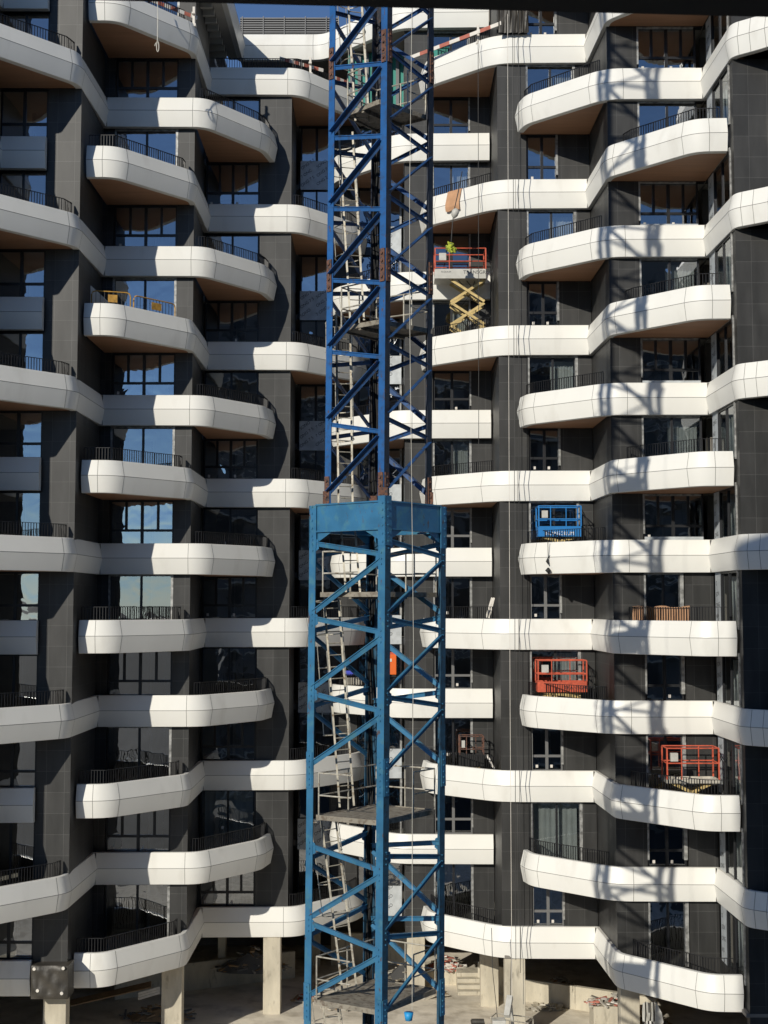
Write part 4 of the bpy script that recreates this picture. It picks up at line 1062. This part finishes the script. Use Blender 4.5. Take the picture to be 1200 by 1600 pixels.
# pale boards leaning in the shade under the lower left balcony
for k, lb in enumerate(('upper','middle','lowest')):
    a = at(216,1553+k*4,56.5); b = at(250,1543+k*4,56.5); o = MB().beam(a, b, .03, .09, up=(0,0,1)).build('pale_batten', M['white']); tag(o, lb+' of three pale battens in the shade beside the lower left column', 'batten', 'pale battens beside the lower left column')
# torn printed hoarding at the lower right
a = at(1004,1566,50.6); b = at(1026,1600,50.6)
mb = MB(); N = 8
rr = random.Random(21)
for i in range(N+1):
    for j in range(N+1): mb.v.append((a.x+(b.x-a.x)*i/N+(.25*math.sin(j*.8) if i == N else 0), 50.6+rr.uniform(-.12,.12), a.z+(GZ-a.z)*j/N))
for i in range(N):
    for j in range(N): q = i*(N+1)+j; mb.f.append((q,q+N+1,q+N+2,q+1)); mb.m.append(0 if (i*3+j*j) % 5 < 3 else 1)
o = mb.build('torn_sheet', [M['whiteplate'], M['bin']], fixn=False); md = o.modifiers.new('s','SOLIDIFY'); md.thickness = .01; tag(o, 'torn crumpled white sheet hanging under the lowest right-hand band', 'sheet')

# supply cables strapped to the back leg of the mast
mb = MB()
for q in range(3):
    pts = []
    for k in range(60):
        z = 12-k*.5; c = corner(2, z, R1-.12 if z > 2.5 else R2-.12); pts.append(c+V((-.05+.05*q+.03*math.sin(k*1.3+q), .0+.03*math.cos(k*1.1+q*2), 0)))
    mb.tube(pts, .022, 6)
T(mb, 'supply_cable', M['black'])
for (x,y,rx,ry,h,n_,ms,lb,sd) in ((1.6,61.2,1.2,.7,.3,60,['dirty','wood','concrete','galv'],'low heap of light rubble and timber offcuts beside the mast foot',31),
    (-1.5,59.4,1.0,.6,.25,50,['dirty','concrete','wood'],'small sunlit heap of broken blocks left behind the mast foot',32),
    (6.9,59.2,.9,.5,.2,36,['dirty','galv','concrete'],'thin scatter of offcuts before the low concrete wall',33),
    (10.9,57.0,1.1,.6,.7,60,['dirty','wood','galv'],'mixed scrap pile in the shade under the right-hand bands',34),
    (7.9,61.5,1.6,.7,.9,70,['wood','galv','dirty'],'long dark stack of timbers behind the low concrete wall',35)):
    heap('rubble_heap', x, y, GZ+.02, rx, ry, h, n_, ms, lb, sd)
# small white boom platform at the bottom edge
e = empty('boom_platform', at(795,1615,50.5), 'white boom lift basket with slanted pale arm at the bottom edge', 'boom lift')
L0 = e.location.copy(); r5 = lambda px, py, Y=50.5: at(px,py,Y)-L0
mb = MB(); mb.beam(r5(792,1588,50.6), r5(797,1557,51.2), .22, .2); mb.beam(r5(797,1557,51.2), r5(805,1640,52), .1, .1); mb.build('arm', M['whiteplate'], e, bevel=.01)
mb = MB()
for (x0,y0,Y0,x1,y1,Y1) in ((767,1590,50.6,775,1583,51.6),(775,1583,51.6,833,1590,51.6),(833,1590,51.6,825,1599,50.6),(767,1590,50.6,825,1599,50.6),(767,1590,50.6,767,1625,50.6),(825,1599,50.6,825,1630,50.6),(833,1590,51.6,833,1622,51.6),(775,1583,51.6,775,1620,51.6),(796,1594,50.6,796,1625,50.6),(767,1606,50.6,825,1612,50.6)):
    mb.tube([r5(x0,y0,Y0), r5(x1,y1,Y1)], .022, 6)
mb.build('guard_rail', M['galv'], e)
mb = MB(); q = r5(780,1612); mb.box(q.x-.25,q.x+.25,0-.1,.35,q.z-.1,q.z+.42); mb.box(-1,1.1,-.2,1.3,q.z-.6,q.z-.5); mb.build('control_box', M['whiteplate'], e, bevel=.02)
mb = MB(); mb.box(-.5,.5,.2,1.2,GZ-L0.z,q.z-.6); mb.build('boom_base', M['black'], e)
# waste container
c = at(742,1592,56.0)
e = empty('waste_container', (c.x,54.3,GZ), 'dark green-grey rubbish container at the bottom edge right of the mast', 'bin')
MB().prism([(-.24,-.25),(.24,-.25),(.24,.25),(-.24,.25)], .05, .90).build('body', M['bin'], e, bevel=.03)
mb = MB(); mb.tube([(-.25,0,.96),(.25,0,.96)], .12, 10); mb.box(-.27,.27,-.28,.28,.90,.96); mb.build('lid', M['bin'], e)
